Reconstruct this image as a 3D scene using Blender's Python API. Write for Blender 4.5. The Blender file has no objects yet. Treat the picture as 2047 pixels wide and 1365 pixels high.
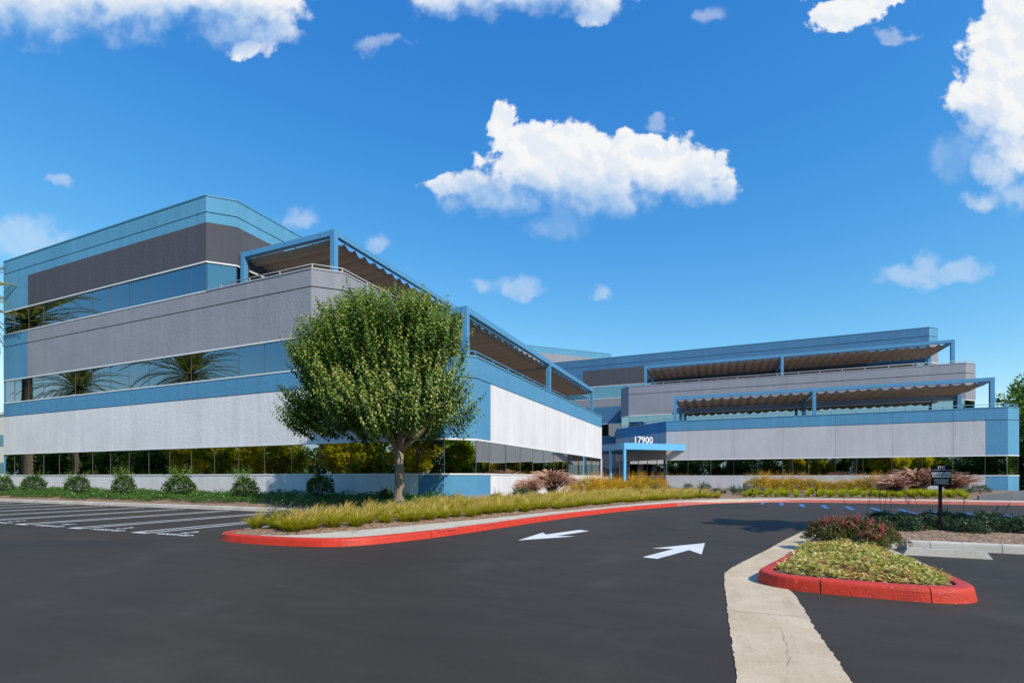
import bpy, bmesh, math, random
import numpy as np
from mathutils import Vector, Matrix
R = math.radians
rnd = random.Random(7)
rng = np.random.default_rng(11)
scene = bpy.context.scene
col = scene.collection

# ------------------------------------------------------------------ camera, sky, sun, exposure
# world axes: x runs along the office fronts, y away from the camera along the sunlit side wall
YAW = R(23.3)
cam_d = bpy.data.cameras.new("camera"); cam = bpy.data.objects.new("camera", cam_d); col.objects.link(cam)
cam.location = (0, 0, 1.30); cam.rotation_euler = (R(90), 0, YAW)
cam_d.sensor_width = 36; cam_d.lens = 36 * 1000 / 2047; cam_d.shift_y = 271.5 / 2047
cam_d.clip_start = 0.05; cam_d.clip_end = 3000
scene.camera = cam
SUN = Vector((1.0, -0.54, 1.0)).normalized()
sun_d = bpy.data.lights.new("sun", 'SUN'); sun = bpy.data.objects.new("sun", sun_d); col.objects.link(sun)
sun_d.energy = 4.5; sun_d.angle = R(0.53); sun_d.color = (1.0, 0.915, 0.79)
sun.rotation_euler = SUN.to_track_quat('Z', 'Y').to_euler(); sun.location = (40, -20, 60)
scene.view_settings.view_transform = 'Standard'; scene.view_settings.look = 'None'
scene.view_settings.exposure = 0.08; scene.view_settings.gamma = 1.0
scene.cycles.use_denoising = True
scene.cycles.max_bounces = 8; scene.cycles.transparent_max_bounces = 8

class NT:
    def __init__(self, tree): self.t = tree; self.n = tree.nodes; self.l = tree.links
    def node(self, typ, **kw):
        n = self.n.new(typ)
        for k, v in kw.items(): setattr(n, k, v)
        return n
    def put(self, n, key, val):
        if isinstance(val, bpy.types.NodeSocket): self.l.new(val, n.inputs[key])
        elif val is not None: n.inputs[key].default_value = val
    def math(self, op, a, b=None, clamp=False):
        n = self.node('ShaderNodeMath', operation=op, use_clamp=clamp); self.put(n, 0, a)
        if b is not None: self.put(n, 1, b)
        return n.outputs[0]
    def vmath(self, op, a, b=None):
        n = self.node('ShaderNodeVectorMath', operation=op); self.put(n, 0, a)
        if b is not None: self.put(n, 1, b)
        return n.outputs['Value'] if op in ('LENGTH', 'DOT_PRODUCT') else n.outputs[0]
    def noise(self, vec, scale, detail=4, rough=0.5, dist=0.0, flat=False):
        n = self.node('ShaderNodeTexNoise', noise_dimensions='2D' if flat else '3D'); self.put(n, 'Vector', vec); self.put(n, 'Scale', scale)
        self.put(n, 'Detail', detail); self.put(n, 'Roughness', rough); self.put(n, 'Distortion', dist)
        return n
    def mix(self, fac, a, b):
        n = self.node('ShaderNodeMix', data_type='RGBA'); self.put(n, 0, fac)
        self.put(n, 6, a); self.put(n, 7, b); return n.outputs[2]
    def ramp(self, fac, stops):
        n = self.node('ShaderNodeValToRGB'); self.put(n, 0, fac); e = n.color_ramp.elements
        while len(e) < len(stops): e.new(0.5)
        for el, (p, c) in zip(e, stops): el.position = p; el.color = tuple(c) + ((1,) if len(c) == 3 else ())
        return n.outputs[0]
    def mapr(self, v, a, b, c=0.0, d=1.0, smooth=False):
        n = self.node('ShaderNodeMapRange', interpolation_type='SMOOTHSTEP' if smooth else 'LINEAR')
        self.put(n, 0, v); self.put(n, 1, a); self.put(n, 2, b); self.put(n, 3, c); self.put(n, 4, d); return n.outputs[0]

def build_world():
    w = bpy.data.worlds.new("World"); scene.world = w; w.use_nodes = True
    T = NT(w.node_tree); T.n.clear()
    out = T.node('ShaderNodeOutputWorld'); bg = T.node('ShaderNodeBackground')
    sky = T.node('ShaderNodeTexSky', sky_type='NISHITA'); sky.sun_disc = False
    sky.sun_elevation = math.asin(SUN.z); sky.sun_rotation = math.atan2(SUN.x, SUN.y)
    sky.altitude = 60; sky.air_density = 1.0; sky.dust_density = 0.0; sky.ozone_density = 2.2
    # deepen the blue the way a polarised photograph shows it: one curve per channel
    sc = T.node('ShaderNodeSeparateColor'); T.put(sc, 0, sky.outputs[0]); cc_ = T.node('ShaderNodeCombineColor')
    def curve(ch, gain, ex): return T.math('MULTIPLY', T.math('POWER', T.math('MULTIPLY', sc.outputs[ch], .088), ex), gain/.088)
    blue = curve(2, .80, .48)
    T.put(cc_, 2, blue); T.put(cc_, 1, T.math('MINIMUM', curve(1, 1.14, 1.0), T.math('MULTIPLY', blue, .88))); T.put(cc_, 0, T.math('MINIMUM', curve(0, 2.45, 1.75), T.math('MULTIPLY', blue, .60)))
    tint = cc_.outputs[0]
    # cumulus clouds, given by compass bearing (X) and slope above the horizon (Z)
    tc = T.node('ShaderNodeTexCoord'); d = tc.outputs['Generated']
    F = (-math.sin(YAW), math.cos(YAW), 0); Rr = (math.cos(YAW), math.sin(YAW), 0)
    f = T.math('MAXIMUM', T.math('ABSOLUTE', T.vmath('DOT_PRODUCT', d, F)), 0.05)
    X = T.math('DIVIDE', T.vmath('DOT_PRODUCT', d, Rr), f)
    sep = T.node('ShaderNodeSeparateXYZ'); T.put(sep, 0, d)
    Z = T.math('DIVIDE', sep.outputs[2], f)
    cmb = T.node('ShaderNodeCombineXYZ'); T.put(cmb, 0, X); T.put(cmb, 1, Z)
    P = cmb.outputs[0]
    w1 = T.vmath('SUBTRACT', T.noise(P, 9, 5, 0.56, flat=True).outputs['Color'], (0.5, 0.5, 0.5))
    Pw = T.vmath('ADD', T.vmath('ADD', P, (.012, 0, 0)), T.vmath('MULTIPLY', w1, (.13, .085, 0)))
    def field(lobes, src):
        m = None
        for (x, z, rx, rz) in lobes:
            n = T.node('ShaderNodeVectorMath', operation='MULTIPLY_ADD'); T.put(n, 0, src); n.inputs[1].default_value = (1/rx, 1/rz, 0); n.inputs[2].default_value = (-x/rx, -z/rz, 0)
            v = T.vmath('LENGTH', n.outputs[0])
            if m is None: m = v
            else:
                n = T.node('ShaderNodeMath', operation='SMOOTH_MIN'); T.put(n, 0, m); T.put(n, 1, v); n.inputs[2].default_value = 0.16; m = n.outputs[0]
        return T.math('SUBTRACT', 1.0, m)
    solid = [(.003,.705,.046,.044),(.05,.635,.10,.085),(.117,.66,.105,.07),(.107,.609,.15,.095),(.157,.574,.18,.075),(-.02,.56,.13,.05),(.065,.672,.08,.05),(.22,.62,.10,.075),(-.06,.575,.11,.035),(-.125,.576,.055,.026),
             (.245,.65,.07,.055),(.307,.62,.12,.075),(.375,.59,.09,.06),(.20,.545,.10,.05),(.42,.57,.05,.035),
             (-1.1,.915,.16,.07),(-.93,.94,.22,.095),(-.73,.95,.24,.10),(-.55,.935,.14,.09),(-.475,.90,.07,.06),(-.515,.862,.045,.036),
             (.03,.965,.25,.055),(.165,.935,.07,.04),(-.13,.95,.08,.04),
             (1.02,.90,.10,.14),(.955,.745,.085,.09),(1.03,.79,.14,.19),(.985,.62,.065,.075),(1.03,.655,.08,.09),(.955,.558,.055,.032),(1.03,.565,.09,.045),
             (.675,.925,.085,.046),(.745,.95,.07,.032),(1.25,.60,.16,.05),(1.45,.8,.22,.10)]
    thin = [(-.955,.482,.13,.055),(-.86,.465,.09,.03),(-.905,.596,.058,.016),(-.42,.515,.06,.026),(-.25,.464,.036,.022),(.005,.384,.07,.026),(.19,.37,.03,.018),
            (.81,.40,.12,.036),(.86,.425,.05,.04),(.91,.41,.06,.035),(-.25,.862,.055,.022),(.296,.709,.036,.018),(.415,.91,.04,.026),(.90,.65,.07,.075),
            (.10,.505,.09,.035),(.77,.885,.05,.012),(-1.4,.55,.2,.05)]
    def billow(src): return T.noise(src, 19, 7, .58, flat=True).outputs[0]
    nz = billow(P)
    mA = T.math('ADD', field(solid, Pw), T.mapr(nz, 0.25, 0.75, -0.26, 0.26))
    mB = T.math('ADD', field(thin, Pw), T.mapr(nz, 0.25, 0.75, -0.2, 0.2))
    aB = T.mapr(mB, 0.05, 0.70, 0, 0.32, smooth=True)
    dark = [(.06,.535,.22,.06),(.19,.50,.14,.06),(.36,.545,.12,.05),(-.88,.885,.28,.06),(-.62,.895,.22,.045),(.93,.655,.08,.07),(1.03,.555,.12,.055),(.0,.93,.22,.03)]
    md = T.mapr(field(dark, Pw), -0.60, 0.60, 0.0, 1.0, smooth=True)
    aA = T.mapr(mA, 0.04, T.mapr(md, 0, 1, .26, .95), smooth=True)
    alpha = T.math('MAXIMUM', T.math('MULTIPLY', aA, T.mapr(md, 0, 1, 1.0, .80)), aB)
    # billow relief: density here against density a little towards the sun
    off = T.vmath('ADD', P, (.012, .018, 0))
    r2 = billow(off)
    relief = T.mapr(T.math('SUBTRACT', nz, r2), -0.12, 0.12, 0.0, 1.0, smooth=True)
    lit = T.math('SUBTRACT', T.mapr(relief, 0, 1, 0.80, 1.0), T.math('MULTIPLY', md, 0.72), clamp=True)
    ccol = T.mix(lit, (2.0, 3.5, 5.6, 1), (6.1, 6.15, 6.25, 1))
    fin = T.mix(alpha, tint, ccol)
    w.cycles.sampling_method = 'MANUAL'; w.cycles.sample_map_resolution = 512
    T.l.new(fin, bg.inputs[0]); bg.inputs[1].default_value = 0.142
    T.l.new(bg.outputs[0], out.inputs[0])
build_world()

# ------------------------------------------------------------------ materials
MATS = {}
def new_mat(name):
    m = bpy.data.materials.new(name); m.use_nodes = True; T = NT(m.node_tree)
    b = T.n['Principled BSDF']; MATS[name] = m
    return m, T, b
def wpos(T): return T.node('ShaderNodeNewGeometry').outputs['Position']
def rgba(c): return (c[0], c[1], c[2], 1)
def mul(c, k): return (c[0]*k, c[1]*k, c[2]*k)
def stucco(name, c, bump=1.0):
    m, T, b = new_mat(name); p = wpos(T)
    streak = T.noise(T.vmath('MULTIPLY', p, (2.2, 2.2, 0.16)), 1.0, 4, 0.55).outputs[0]
    big = T.noise(p, 0.45, 3, 0.5).outputs[0]
    fine = T.noise(p, 26, 3, 0.6).outputs[0]
    v = T.math('ADD', T.mapr(streak, 0.3, 0.75, -0.08, 0.06), T.math('ADD', T.mapr(big, 0.3, 0.7, -0.05, 0.05), T.mapr(fine, .25, .75, -.05, .05)))
    n = T.node('ShaderNodeHueSaturation'); T.put(n, 'Color', rgba(c)); T.put(n, 'Value', T.math('ADD', v, 1.0))
    T.l.new(n.outputs[0], b.inputs['Base Color']); b.inputs['Roughness'].default_value = 0.86
    b.inputs['Specular IOR Level'].default_value = 0.25
    lump = T.noise(p, 11, 6, 0.62, 0.35).outputs[0]
    trow = T.noise(T.vmath('MULTIPLY', p, (3.0, 3.0, 1.2)), 1.5, 2, 0.5).outputs[0]
    h = T.math('ADD', lump, T.math('MULTIPLY', trow, 0.5))
    bp = T.node('ShaderNodeBump'); T.put(bp, 'Height', h); bp.inputs['Strength'].default_value = 0.40 * bump; bp.inputs['Distance'].default_value = 0.05
    T.l.new(bp.outputs[0], b.inputs['Normal']); return m
def paint(name, c, rough=0.45, var=0.05, metal=0.0):
    m, T, b = new_mat(name); p = wpos(T)
    n = T.node('ShaderNodeHueSaturation'); T.put(n, 'Color', rgba(c))
    T.put(n, 'Value', T.mapr(T.noise(p, 3.0, 4, 0.6).outputs[0], .3, .7, 1 - var, 1 + var))
    T.l.new(n.outputs[0], b.inputs['Base Color']); b.inputs['Roughness'].default_value = rough; b.inputs['Metallic'].default_value = metal
    return m
stucco('pale_grey_stucco', (.47, .475, .51)); stucco('white_stucco', (.68, .68, .70)); stucco('mid_grey_stucco', (.272, .277, .318)); stucco('dark_grey_stucco', (.082, .083, .100))
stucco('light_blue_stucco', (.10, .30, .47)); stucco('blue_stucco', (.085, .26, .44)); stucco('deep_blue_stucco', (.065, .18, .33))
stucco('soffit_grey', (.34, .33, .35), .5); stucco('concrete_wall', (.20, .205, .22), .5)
paint('trim_white', (.72, .73, .74), .4); paint('cap_blue', (.09, .27, .40), .4); paint('cap_grey', (.34, .33, .35), .5)
paint('steel_blue', (.085, .27, .47), .38, .03); paint('canopy_blue', (.12, .42, .70), .35, .03); paint('rail_grey', (.50, .49, .50), .4)
paint('mullion_metal', (.13, .125, .12), .5, .05, .2); paint('dark_backing', (.012, .012, .014), .8); paint('roof_deck', (.32, .31, .30), .9)
paint('bolt_metal', (.5, .5, .52), .3, .03, .9); paint('sign_black', (.006, .006, .0065), .75, .1); MATS['sign_black'].node_tree.nodes['Principled BSDF'].inputs['Specular IOR Level'].default_value = .12; paint('sign_white', (.75, .75, .75), .5)
paint('letter_white', (.82, .82, .82), .4); paint('cream_wall', (.70, .64, .52), .8); paint('teal_glass', (.03, .14, .18), .15)
def glass(name, c, rough=0.004):
    m, T, b = new_mat(name)
    b.inputs['Base Color'].default_value = rgba(c); b.inputs['Metallic'].default_value = 1.0; b.inputs['Roughness'].default_value = rough
    p = wpos(T); bp = T.node('ShaderNodeBump'); T.put(bp, 'Height', T.noise(p, 0.55, 1, 0.4).outputs[0])
    bp.inputs['Strength'].default_value = 0.045; bp.inputs['Distance'].default_value = 0.10; T.l.new(bp.outputs[0], b.inputs['Normal'])
glass('bright_reflect_glass', (.52, .52, .50)); glass('dim_reflect_glass', (.25, .285, .32)); glass('teal_pane', (.28, .36, .38))  # one real glass; reflection brightness is put into the tint storey by storey

def cloth():
    m, T, b = new_mat('shade_cloth'); p = wpos(T)
    c = T.mix(T.noise(p, 2.5, 3).outputs[0], (.40, .315, .255, 1), (.47, .375, .31, 1))
    T.l.new(c, b.inputs['Base Color']); b.inputs['Roughness'].default_value = .9; b.inputs['Specular IOR Level'].default_value = .1
    tr = T.node('ShaderNodeBsdfTranslucent'); T.l.new(c, tr.inputs[0]); mx = T.node('ShaderNodeMixShader'); mx.inputs[0].default_value = .34
    T.l.new(b.outputs[0], mx.inputs[1]); T.l.new(tr.outputs[0], mx.inputs[2]); T.l.new(mx.outputs[0], T.n['Material Output'].inputs[0])
cloth()

def asphalt():
    m, T, b = new_mat('asphalt'); p = wpos(T)
    big = T.noise(p, 0.22, 4, 0.55, 0.6).outputs[0]
    swirl = T.noise(T.vmath('MULTIPLY', p, (0.5, 1.7, 1)), 0.8, 5, 0.6, 1.8).outputs[0]
    grit = T.noise(p, 240, 2, 0.6).outputs[0]; mid = T.noise(p, 38, 4, 0.7).outputs[0]
    v = T.math('ADD', T.mapr(big, .3, .7, .82, 1.16), T.math('ADD', T.mapr(swirl, .42, .72, -.03, .17), T.math('ADD', T.mapr(grit, .3, .7, -.18, .18), T.mapr(mid, .3, .7, -.07, .07))))
    scr = T.noise(T.vmath('MULTIPLY', p, (.35, 2.6, 1)), 1.3, 6, 0.62, 1.2).outputs[0]
    v = T.math('ADD', v, T.mapr(scr, .62, .78, 0, .22))
    n = T.node('ShaderNodeHueSaturation'); T.put(n, 'Color', (.050, .0432, .0358, 1)); T.put(n, 'Value', v)
    dust = T.mapr(T.noise(p, 0.5, 6, 0.65, 0.8).outputs[0], .55, .78, 0, .42)
    T.l.new(T.mix(dust, n.outputs[0], (.095, .088, .078, 1)), b.inputs['Base Color'])
    T.put(b, 'Roughness', T.mapr(big, .3, .7, .62, .80)); b.inputs['Specular IOR Level'].default_value = .18
    bp = T.node('ShaderNodeBump'); T.put(bp, 'Height', T.math('ADD', T.noise(p, 160, 3, 0.7).outputs[0], mid)); bp.inputs['Strength'].default_value = .35; bp.inputs['Distance'].default_value = .012
    T.l.new(bp.outputs[0], b.inputs['Normal'])
asphalt()
def concrete(name, c, c2):
    m, T, b = new_mat(name); p = wpos(T)
    a = T.noise(p, 1.1, 6, 0.62).outputs[0]; g = T.noise(p, 60, 3, 0.6).outputs[0]
    cc = T.mix(T.mapr(a, .35, .68), rgba(c), rgba(c2))
    st = T.noise(T.vmath('MULTIPLY', p, (3.2, .8, 1)), 1.7, 6, .68, .6).outputs[0]; cc = T.mix(T.mapr(st, .52, .74, 0, .55), cc, rgba(mul(c, .62)))
    n = T.node('ShaderNodeHueSaturation'); T.put(n, 'Color', cc); T.put(n, 'Value', T.mapr(g, .25, .75, .86, 1.12))
    T.l.new(n.outputs[0], b.inputs['Base Color']); b.inputs['Roughness'].default_value = .88
    bp = T.node('ShaderNodeBump'); T.put(bp, 'Height', g); bp.inputs['Strength'].default_value = .25; bp.inputs['Distance'].default_value = .01
    T.l.new(bp.outputs[0], b.inputs['Normal'])
concrete('sidewalk_concrete', (.52, .455, .355), (.59, .53, .43)); concrete('gutter_concrete', (.50, .385, .25), (.64, .52, .37))
concrete('curb_concrete', (.44, .41, .36), (.56, .53, .48))
def curbred(name, c, chip, rough):
    m, T, b = new_mat(name); p = wpos(T)
    a = T.noise(p, 5, 5, .6).outputs[0]; chipm = T.mapr(T.noise(p, 34, 4, .65).outputs[0], chip, chip + .05)
    cc = T.mix(chipm, T.mix(T.mapr(a, .3, .7), rgba(c), rgba(mul(c, .72))), (.42, .33, .28, 1))
    sc = T.mapr(T.noise(T.vmath('MULTIPLY', p, (1.2, 1.2, 9)), 2.6, 6, .7).outputs[0], .56, .74, 0, .6); cc = T.mix(sc, cc, (.11, .045, .04, 1))
    T.l.new(cc, b.inputs['Base Color']); b.inputs['Roughness'].default_value = rough
    bp = T.node('ShaderNodeBump'); T.put(bp, 'Height', T.noise(p, 45, 4, .6).outputs[0]); bp.inputs['Strength'].default_value = .45; bp.inputs['Distance'].default_value = .012
    T.l.new(bp.outputs[0], b.inputs['Normal'])
curbred('red_paint', (.66, .040, .014), .65, .5); curbred('faded_red', (.58, .13, .10), .60, .6)
def roadpaint(name, c, wear):
    m, T, b = new_mat(name); p = wpos(T)
    k = T.mapr(T.noise(p, 22, 6, .7).outputs[0], wear, wear + .12)
    k2 = T.mapr(T.noise(p, 1.6, 4, .6).outputs[0], .45, .75, 0, .22)
    cc = T.mix(k2, T.mix(k, rgba(c), (.09, .09, .09, 1)), (.10, .10, .10, 1))
    T.l.new(cc, b.inputs['Base Color']); b.inputs['Roughness'].default_value = .7
roadpaint('white_marking', (.72, .72, .72), .63); roadpaint('blue_marking', (.05, .17, .44), .60)
def mulch():
    m, T, b = new_mat('mulch'); p = wpos(T)
    v = T.node('ShaderNodeTexVoronoi'); T.put(v, 'Vector', p); v.inputs['Scale'].default_value = 26
    n = T.noise(p, 3, 4, .6).outputs[0]
    c = T.ramp(T.math('ADD', T.math('MULTIPLY', n, .35), T.math('MULTIPLY', T.node('ShaderNodeSeparateColor').outputs[0], 0)), [(0, (.13, .075, .045)), (1, (.3, .19, .12))])
    sc = T.node('ShaderNodeSeparateColor'); T.l.new(v.outputs['Color'], sc.inputs[0])
    c = T.ramp(sc.outputs[0], [(0, (.10, .058, .036)), (.5, (.24, .145, .09)), (1, (.46, .32, .215))])
    T.l.new(c, b.inputs['Base Color']); b.inputs['Roughness'].default_value = .95
    bp = T.node('ShaderNodeBump'); T.put(bp, 'Height', sc.outputs[1]); bp.inputs['Strength'].default_value = .8; bp.inputs['Distance'].default_value = .03
    T.l.new(bp.outputs[0], b.inputs['Normal'])
mulch()
def bark(name, a, c, ring=False):
    m, T, b = new_mat(name); p = wpos(T)
    n = T.noise(T.vmath('MULTIPLY', p, (9, 9, 34) if ring else (16, 16, 3.2)), 1.0, 6, .65, .4).outputs[0]
    T.l.new(T.ramp(n, [(.3, a), (.7, c)]), b.inputs['Base Color']); b.inputs['Roughness'].default_value = .9
    bp = T.node('ShaderNodeBump'); T.put(bp, 'Height', n); bp.inputs['Strength'].default_value = .8; bp.inputs['Distance'].default_value = .03
    T.l.new(bp.outputs[0], b.inputs['Normal'])
bark('bark', (.11, .08, .062), (.36, .28, .22)); bark('palm_bark', (.07, .05, .04), (.25, .19, .14), True); bark('twig', (.05, .04, .03), (.13, .1, .07))
def leafmat(name, stops, trans=.3, rough=.45, spec=.4):
    m, T, b = new_mat(name)
    at = T.node('ShaderNodeAttribute'); at.attribute_name = 'tint'
    c = T.ramp(at.outputs['Fac'], stops)
    T.l.new(c, b.inputs['Base Color']); b.inputs['Roughness'].default_value = rough; b.inputs['Specular IOR Level'].default_value = spec
    hs = T.node('ShaderNodeHueSaturation'); T.put(hs, 'Color', c); T.put(hs, 'Value', 1.5); T.put(hs, 'Saturation', 1.1)
    tr = T.node('ShaderNodeBsdfTranslucent'); T.l.new(hs.outputs[0], tr.inputs[0]); mx = T.node('ShaderNodeMixShader'); mx.inputs[0].default_value = trans
    T.l.new(b.outputs[0], mx.inputs[1]); T.l.new(tr.outputs[0], mx.inputs[2]); T.l.new(mx.outputs[0], T.n['Material Output'].inputs[0])
leafmat('tree_leaf', [(0, (.026, .055, .012)), (.5, (.10, .175, .03)), (.85, (.32, .40, .09)), (1, (.45, .40, .13))], .32, .36, .5)
leafmat('gold_leaf', [(0, (.06, .11, .012)), (.45, (.34, .36, .035)), (1, (.78, .60, .05))], .6)
leafmat('dark_leaf', [(0, (.016, .04, .012)), (.6, (.085, .16, .035)), (1, (.21, .30, .06))], .45)
leafmat('shrub_leaf', [(0, (.024, .052, .014)), (.6, (.06, .115, .025)), (1, (.26, .37, .05))], .25)
leafmat('cover_leaf', [(0, (.03, .08, .014)), (.6, (.085, .19, .03)), (1, (.17, .29, .055))], .3)
leafmat('olive_leaf', [(0, (.02, .045, .018)), (.6, (.05, .09, .035)), (1, (.17, .22, .10))], .2)
leafmat('yellow_cover_leaf', [(0, (.12, .14, .02)), (.5, (.42, .42, .08)), (.78, (.66, .60, .22)), (1, (.62, .26, .13))], .3)
leafmat('red_shrub_leaf', [(0, (.10, .14, .03)), (.35, (.16, .11, .04)), (.7, (.24, .09, .05)), (1, (.38, .08, .06))], .25)
leafmat('orange_shrub_leaf', [(0, (.10, .12, .01)), (.5, (.40, .30, .015)), (1, (.70, .36, .02))], .3)
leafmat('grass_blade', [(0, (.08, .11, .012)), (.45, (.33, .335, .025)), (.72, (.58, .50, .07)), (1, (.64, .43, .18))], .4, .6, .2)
leafmat('lime_blade', [(0, (.12, .15, .012)), (.5, (.40, .43, .025)), (1, (.62, .58, .07))], .35, .6, .2)
leafmat('fountain_blade', [(0, (.08, .04, .045)), (.5, (.24, .13, .12)), (1, (.66, .42, .30))], .3, .7, .2)
leafmat('agave_leaf', [(0, (.09, .13, .08)), (.6, (.20, .25, .20)), (1, (.36, .38, .22))], .1)
leafmat('blue_agave_leaf', [(0, (.10, .15, .15)), (.6, (.20, .27, .29)), (1, (.33, .40, .40))], .1)
leafmat('palm_leaf', [(0, (.05, .075, .016)), (.6, (.26, .27, .07)), (.9, (.44, .38, .12)), (1, (.60, .38, .10))], .5)
leafmat('flower', [(0, (.35, .05, .02)), (1, (.60, .12, .03))], .2); paint('stalk', (.16, .09, .055), .8); paint('path_gravel', (.30, .21, .155), .95, .15)

# ------------------------------------------------------------------ object helpers
def obj(name, me, parent=None, mats=None, loc=None, rot=None):
    o = bpy.data.objects.new(name, me); col.objects.link(o)
    if mats and len(me.materials) == 0:
        for m in ([mats] if isinstance(mats, str) else mats): me.materials.append(MATS[m])
    if parent is not None: o.parent = parent
    if loc is not None: o.location = loc
    if rot is not None: o.rotation_euler = rot
    return o
def tag(o, label, cat, group=None):
    o['label'] = label; o['category'] = cat
    if group: o['group'] = group
    return o
def thing(name, label, cat, loc=(0, 0, 0), rz=0.0, group=None):
    o = bpy.data.objects.new(name, None); col.objects.link(o); o.location = loc; o.rotation_euler = (0, 0, rz)
    return tag(o, label, cat, group)
def struct(o): o['kind'] = 'structure'; return o
def stuff(o, label=None, cat=None):
    o['kind'] = 'stuff'
    if label: o['label'] = label; o['category'] = cat
    return o
def mesh(name, v, f, smooth=False):
    me = bpy.data.meshes.new(name); me.from_pydata([tuple(map(float, p)) for p in v], [], [tuple(q) for q in f]); me.update()
    if smooth: me.shade_smooth()
    return me
def np_mesh(name, V, Fc, tint=None, smooth=False):
    """V (n,3), Fc (m,k) all faces of equal size k"""
    me = bpy.data.meshes.new(name); n, (m, k) = len(V), Fc.shape
    me.vertices.add(n); me.vertices.foreach_set('co', np.asarray(V, np.float32).ravel())
    me.loops.add(m * k); me.loops.foreach_set('vertex_index', Fc.astype(np.int32).ravel())
    me.polygons.add(m); me.polygons.foreach_set('loop_start', np.arange(0, m * k, k, dtype=np.int32))
    if tint is not None:
        a = me.attributes.new('tint', 'FLOAT', 'POINT'); a.data.foreach_set('value', np.asarray(tint, np.float32))
    me.update(calc_edges=True); me.validate()
    if smooth: me.shade_smooth()
    return me
class MB:
    def __init__(self): self.v = []; self.f = []
    def box(self, x0, x1, y0, y1, z0, z1):
        b = len(self.v)
        self.v += [(x0,y0,z0),(x1,y0,z0),(x1,y1,z0),(x0,y1,z0),(x0,y0,z1),(x1,y0,z1),(x1,y1,z1),(x0,y1,z1)]
        self.f += [(b,b+3,b+2,b+1),(b+4,b+5,b+6,b+7),(b,b+1,b+5,b+4),(b+1,b+2,b+6,b+5),(b+2,b+3,b+7,b+6),(b+3,b,b+4,b+7)]
        return self
    def prism(self, pts, z0, z1):
        b = len(self.v); n = len(pts)
        a = sum(pts[i][0]*pts[(i+1) % n][1] - pts[(i+1) % n][0]*pts[i][1] for i in range(n))
        if a < 0: pts = pts[::-1]
        self.v += [(p[0], p[1], z0) for p in pts] + [(p[0], p[1], z1) for p in pts]
        self.f += [tuple(b+i for i in range(n))[::-1], tuple(b+n+i for i in range(n))]
        self.f += [(b+i, b+(i+1) % n, b+n+(i+1) % n, b+n+i) for i in range(n)]
        return self
    def tube(self, pts, rad, n=8, caps=True):
        pts = [Vector(p) for p in pts]; b = len(self.v); up = Vector((.31, .2, .93))
        for i, p in enumerate(pts):
            d = (pts[min(i+1, len(pts)-1)] - pts[max(i-1, 0)]).normalized()
            x = d.cross(up if abs(d.dot(up)) < .95 else Vector((1, 0, 0))).normalized(); y = d.cross(x); r = rad[i] if hasattr(rad, '__len__') else rad
            for k in range(n):
                a = 2*math.pi*k/n; q = p + x*math.cos(a)*r + y*math.sin(a)*r; self.v.append(tuple(q))
        for i in range(len(pts)-1):
            for k in range(n): self.f.append((b+i*n+k, b+i*n+(k+1) % n, b+(i+1)*n+(k+1) % n, b+(i+1)*n+k))
        if caps:
            self.f.append(tuple(b+k for k in range(n))[::-1]); self.f.append(tuple(b+(len(pts)-1)*n+k for k in range(n)))
        return self
    def build(self, name, mats, parent=None, smooth=False, **kw):
        return obj(name, mesh(name, self.v, self.f, smooth), parent, mats, **kw)
BOXES = {}
def boxmesh(name, dx, dy, dz, mat):
    """box from the origin along +x, inwards +y and up +z; alike pieces share it"""
    k = (name, round(dx, 3), round(dy, 3), round(dz, 3), mat)
    if k not in BOXES:
        b = MB().box(0, dx, 0, dy, 0, dz); me = mesh(name, b.v, b.f); me.materials.append(MATS[mat]); BOXES[k] = me
    return BOXES[k]
def text_mesh(txt, size, depth, mat, align='CENTER', bold=0.0):
    cu = bpy.data.curves.new('t', 'FONT'); cu.body = txt; cu.size = size; cu.extrude = depth; cu.align_x = align; cu.offset = bold; cu.resolution_u = 3
    o = bpy.data.objects.new('t', cu); col.objects.link(o)
    dg = bpy.context.evaluated_depsgraph_get(); me = bpy.data.meshes.new_from_object(o.evaluated_get(dg))
    bpy.data.objects.remove(o); me.materials.clear(); me.materials.append(MATS[mat]); return me
def smooth_path(pts, step):
    P = [np.array(p, float) for p in pts]; out = []
    for i in range(len(P)-1):
        p0 = P[max(i-1, 0)]; p1 = P[i]; p2 = P[i+1]; p3 = P[min(i+2, len(P)-1)]
        n = max(2, int(np.linalg.norm(p2-p1)/step*2))
        for t in np.linspace(0, 1, n, endpoint=False):
            out.append(.5*((2*p1)+(-p0+p2)*t+(2*p0-5*p1+4*p2-p3)*t*t+(-p0+3*p1-3*p2+p3)*t**3))
    out.append(P[-1]); Q = np.array(out)
    L = np.concatenate([[0], np.cumsum(np.linalg.norm(np.diff(Q, axis=0), axis=1))])
    s = np.linspace(0, L[-1], max(2, int(L[-1]/step)+1))
    return np.stack([np.interp(s, L, Q[:, k]) for k in range(Q.shape[1])], 1)
def path_normals(Q):
    d = np.gradient(Q, axis=0); d /= np.linalg.norm(d, axis=1)[:, None]
    return np.stack([-d[:, 1], d[:, 0]], 1)
def in_poly(x, y, poly):
    p = np.array(poly); r = np.zeros(np.shape(x), bool); j = len(p)-1
    for i in range(len(p)):
        c = ((p[i, 1] > y) != (p[j, 1] > y)) & (x < (p[j, 0]-p[i, 0])*(y-p[i, 1])/(p[j, 1]-p[i, 1]+1e-12)+p[i, 0])
        r ^= c; j = i
    return r
def poly_dist(x, y, poly):
    p = np.array(poly, float); best = np.full(np.shape(x), 1e9)
    for i in range(len(p)):
        a, b = p[i], p[(i+1) % len(p)]; ab = b-a; L = (ab**2).sum()+1e-12
        t = np.clip(((x-a[0])*ab[0]+(y-a[1])*ab[1])/L, 0, 1)
        best = np.minimum(best, np.hypot(x-a[0]-t*ab[0], y-a[1]-t*ab[1]))
    return best

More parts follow.
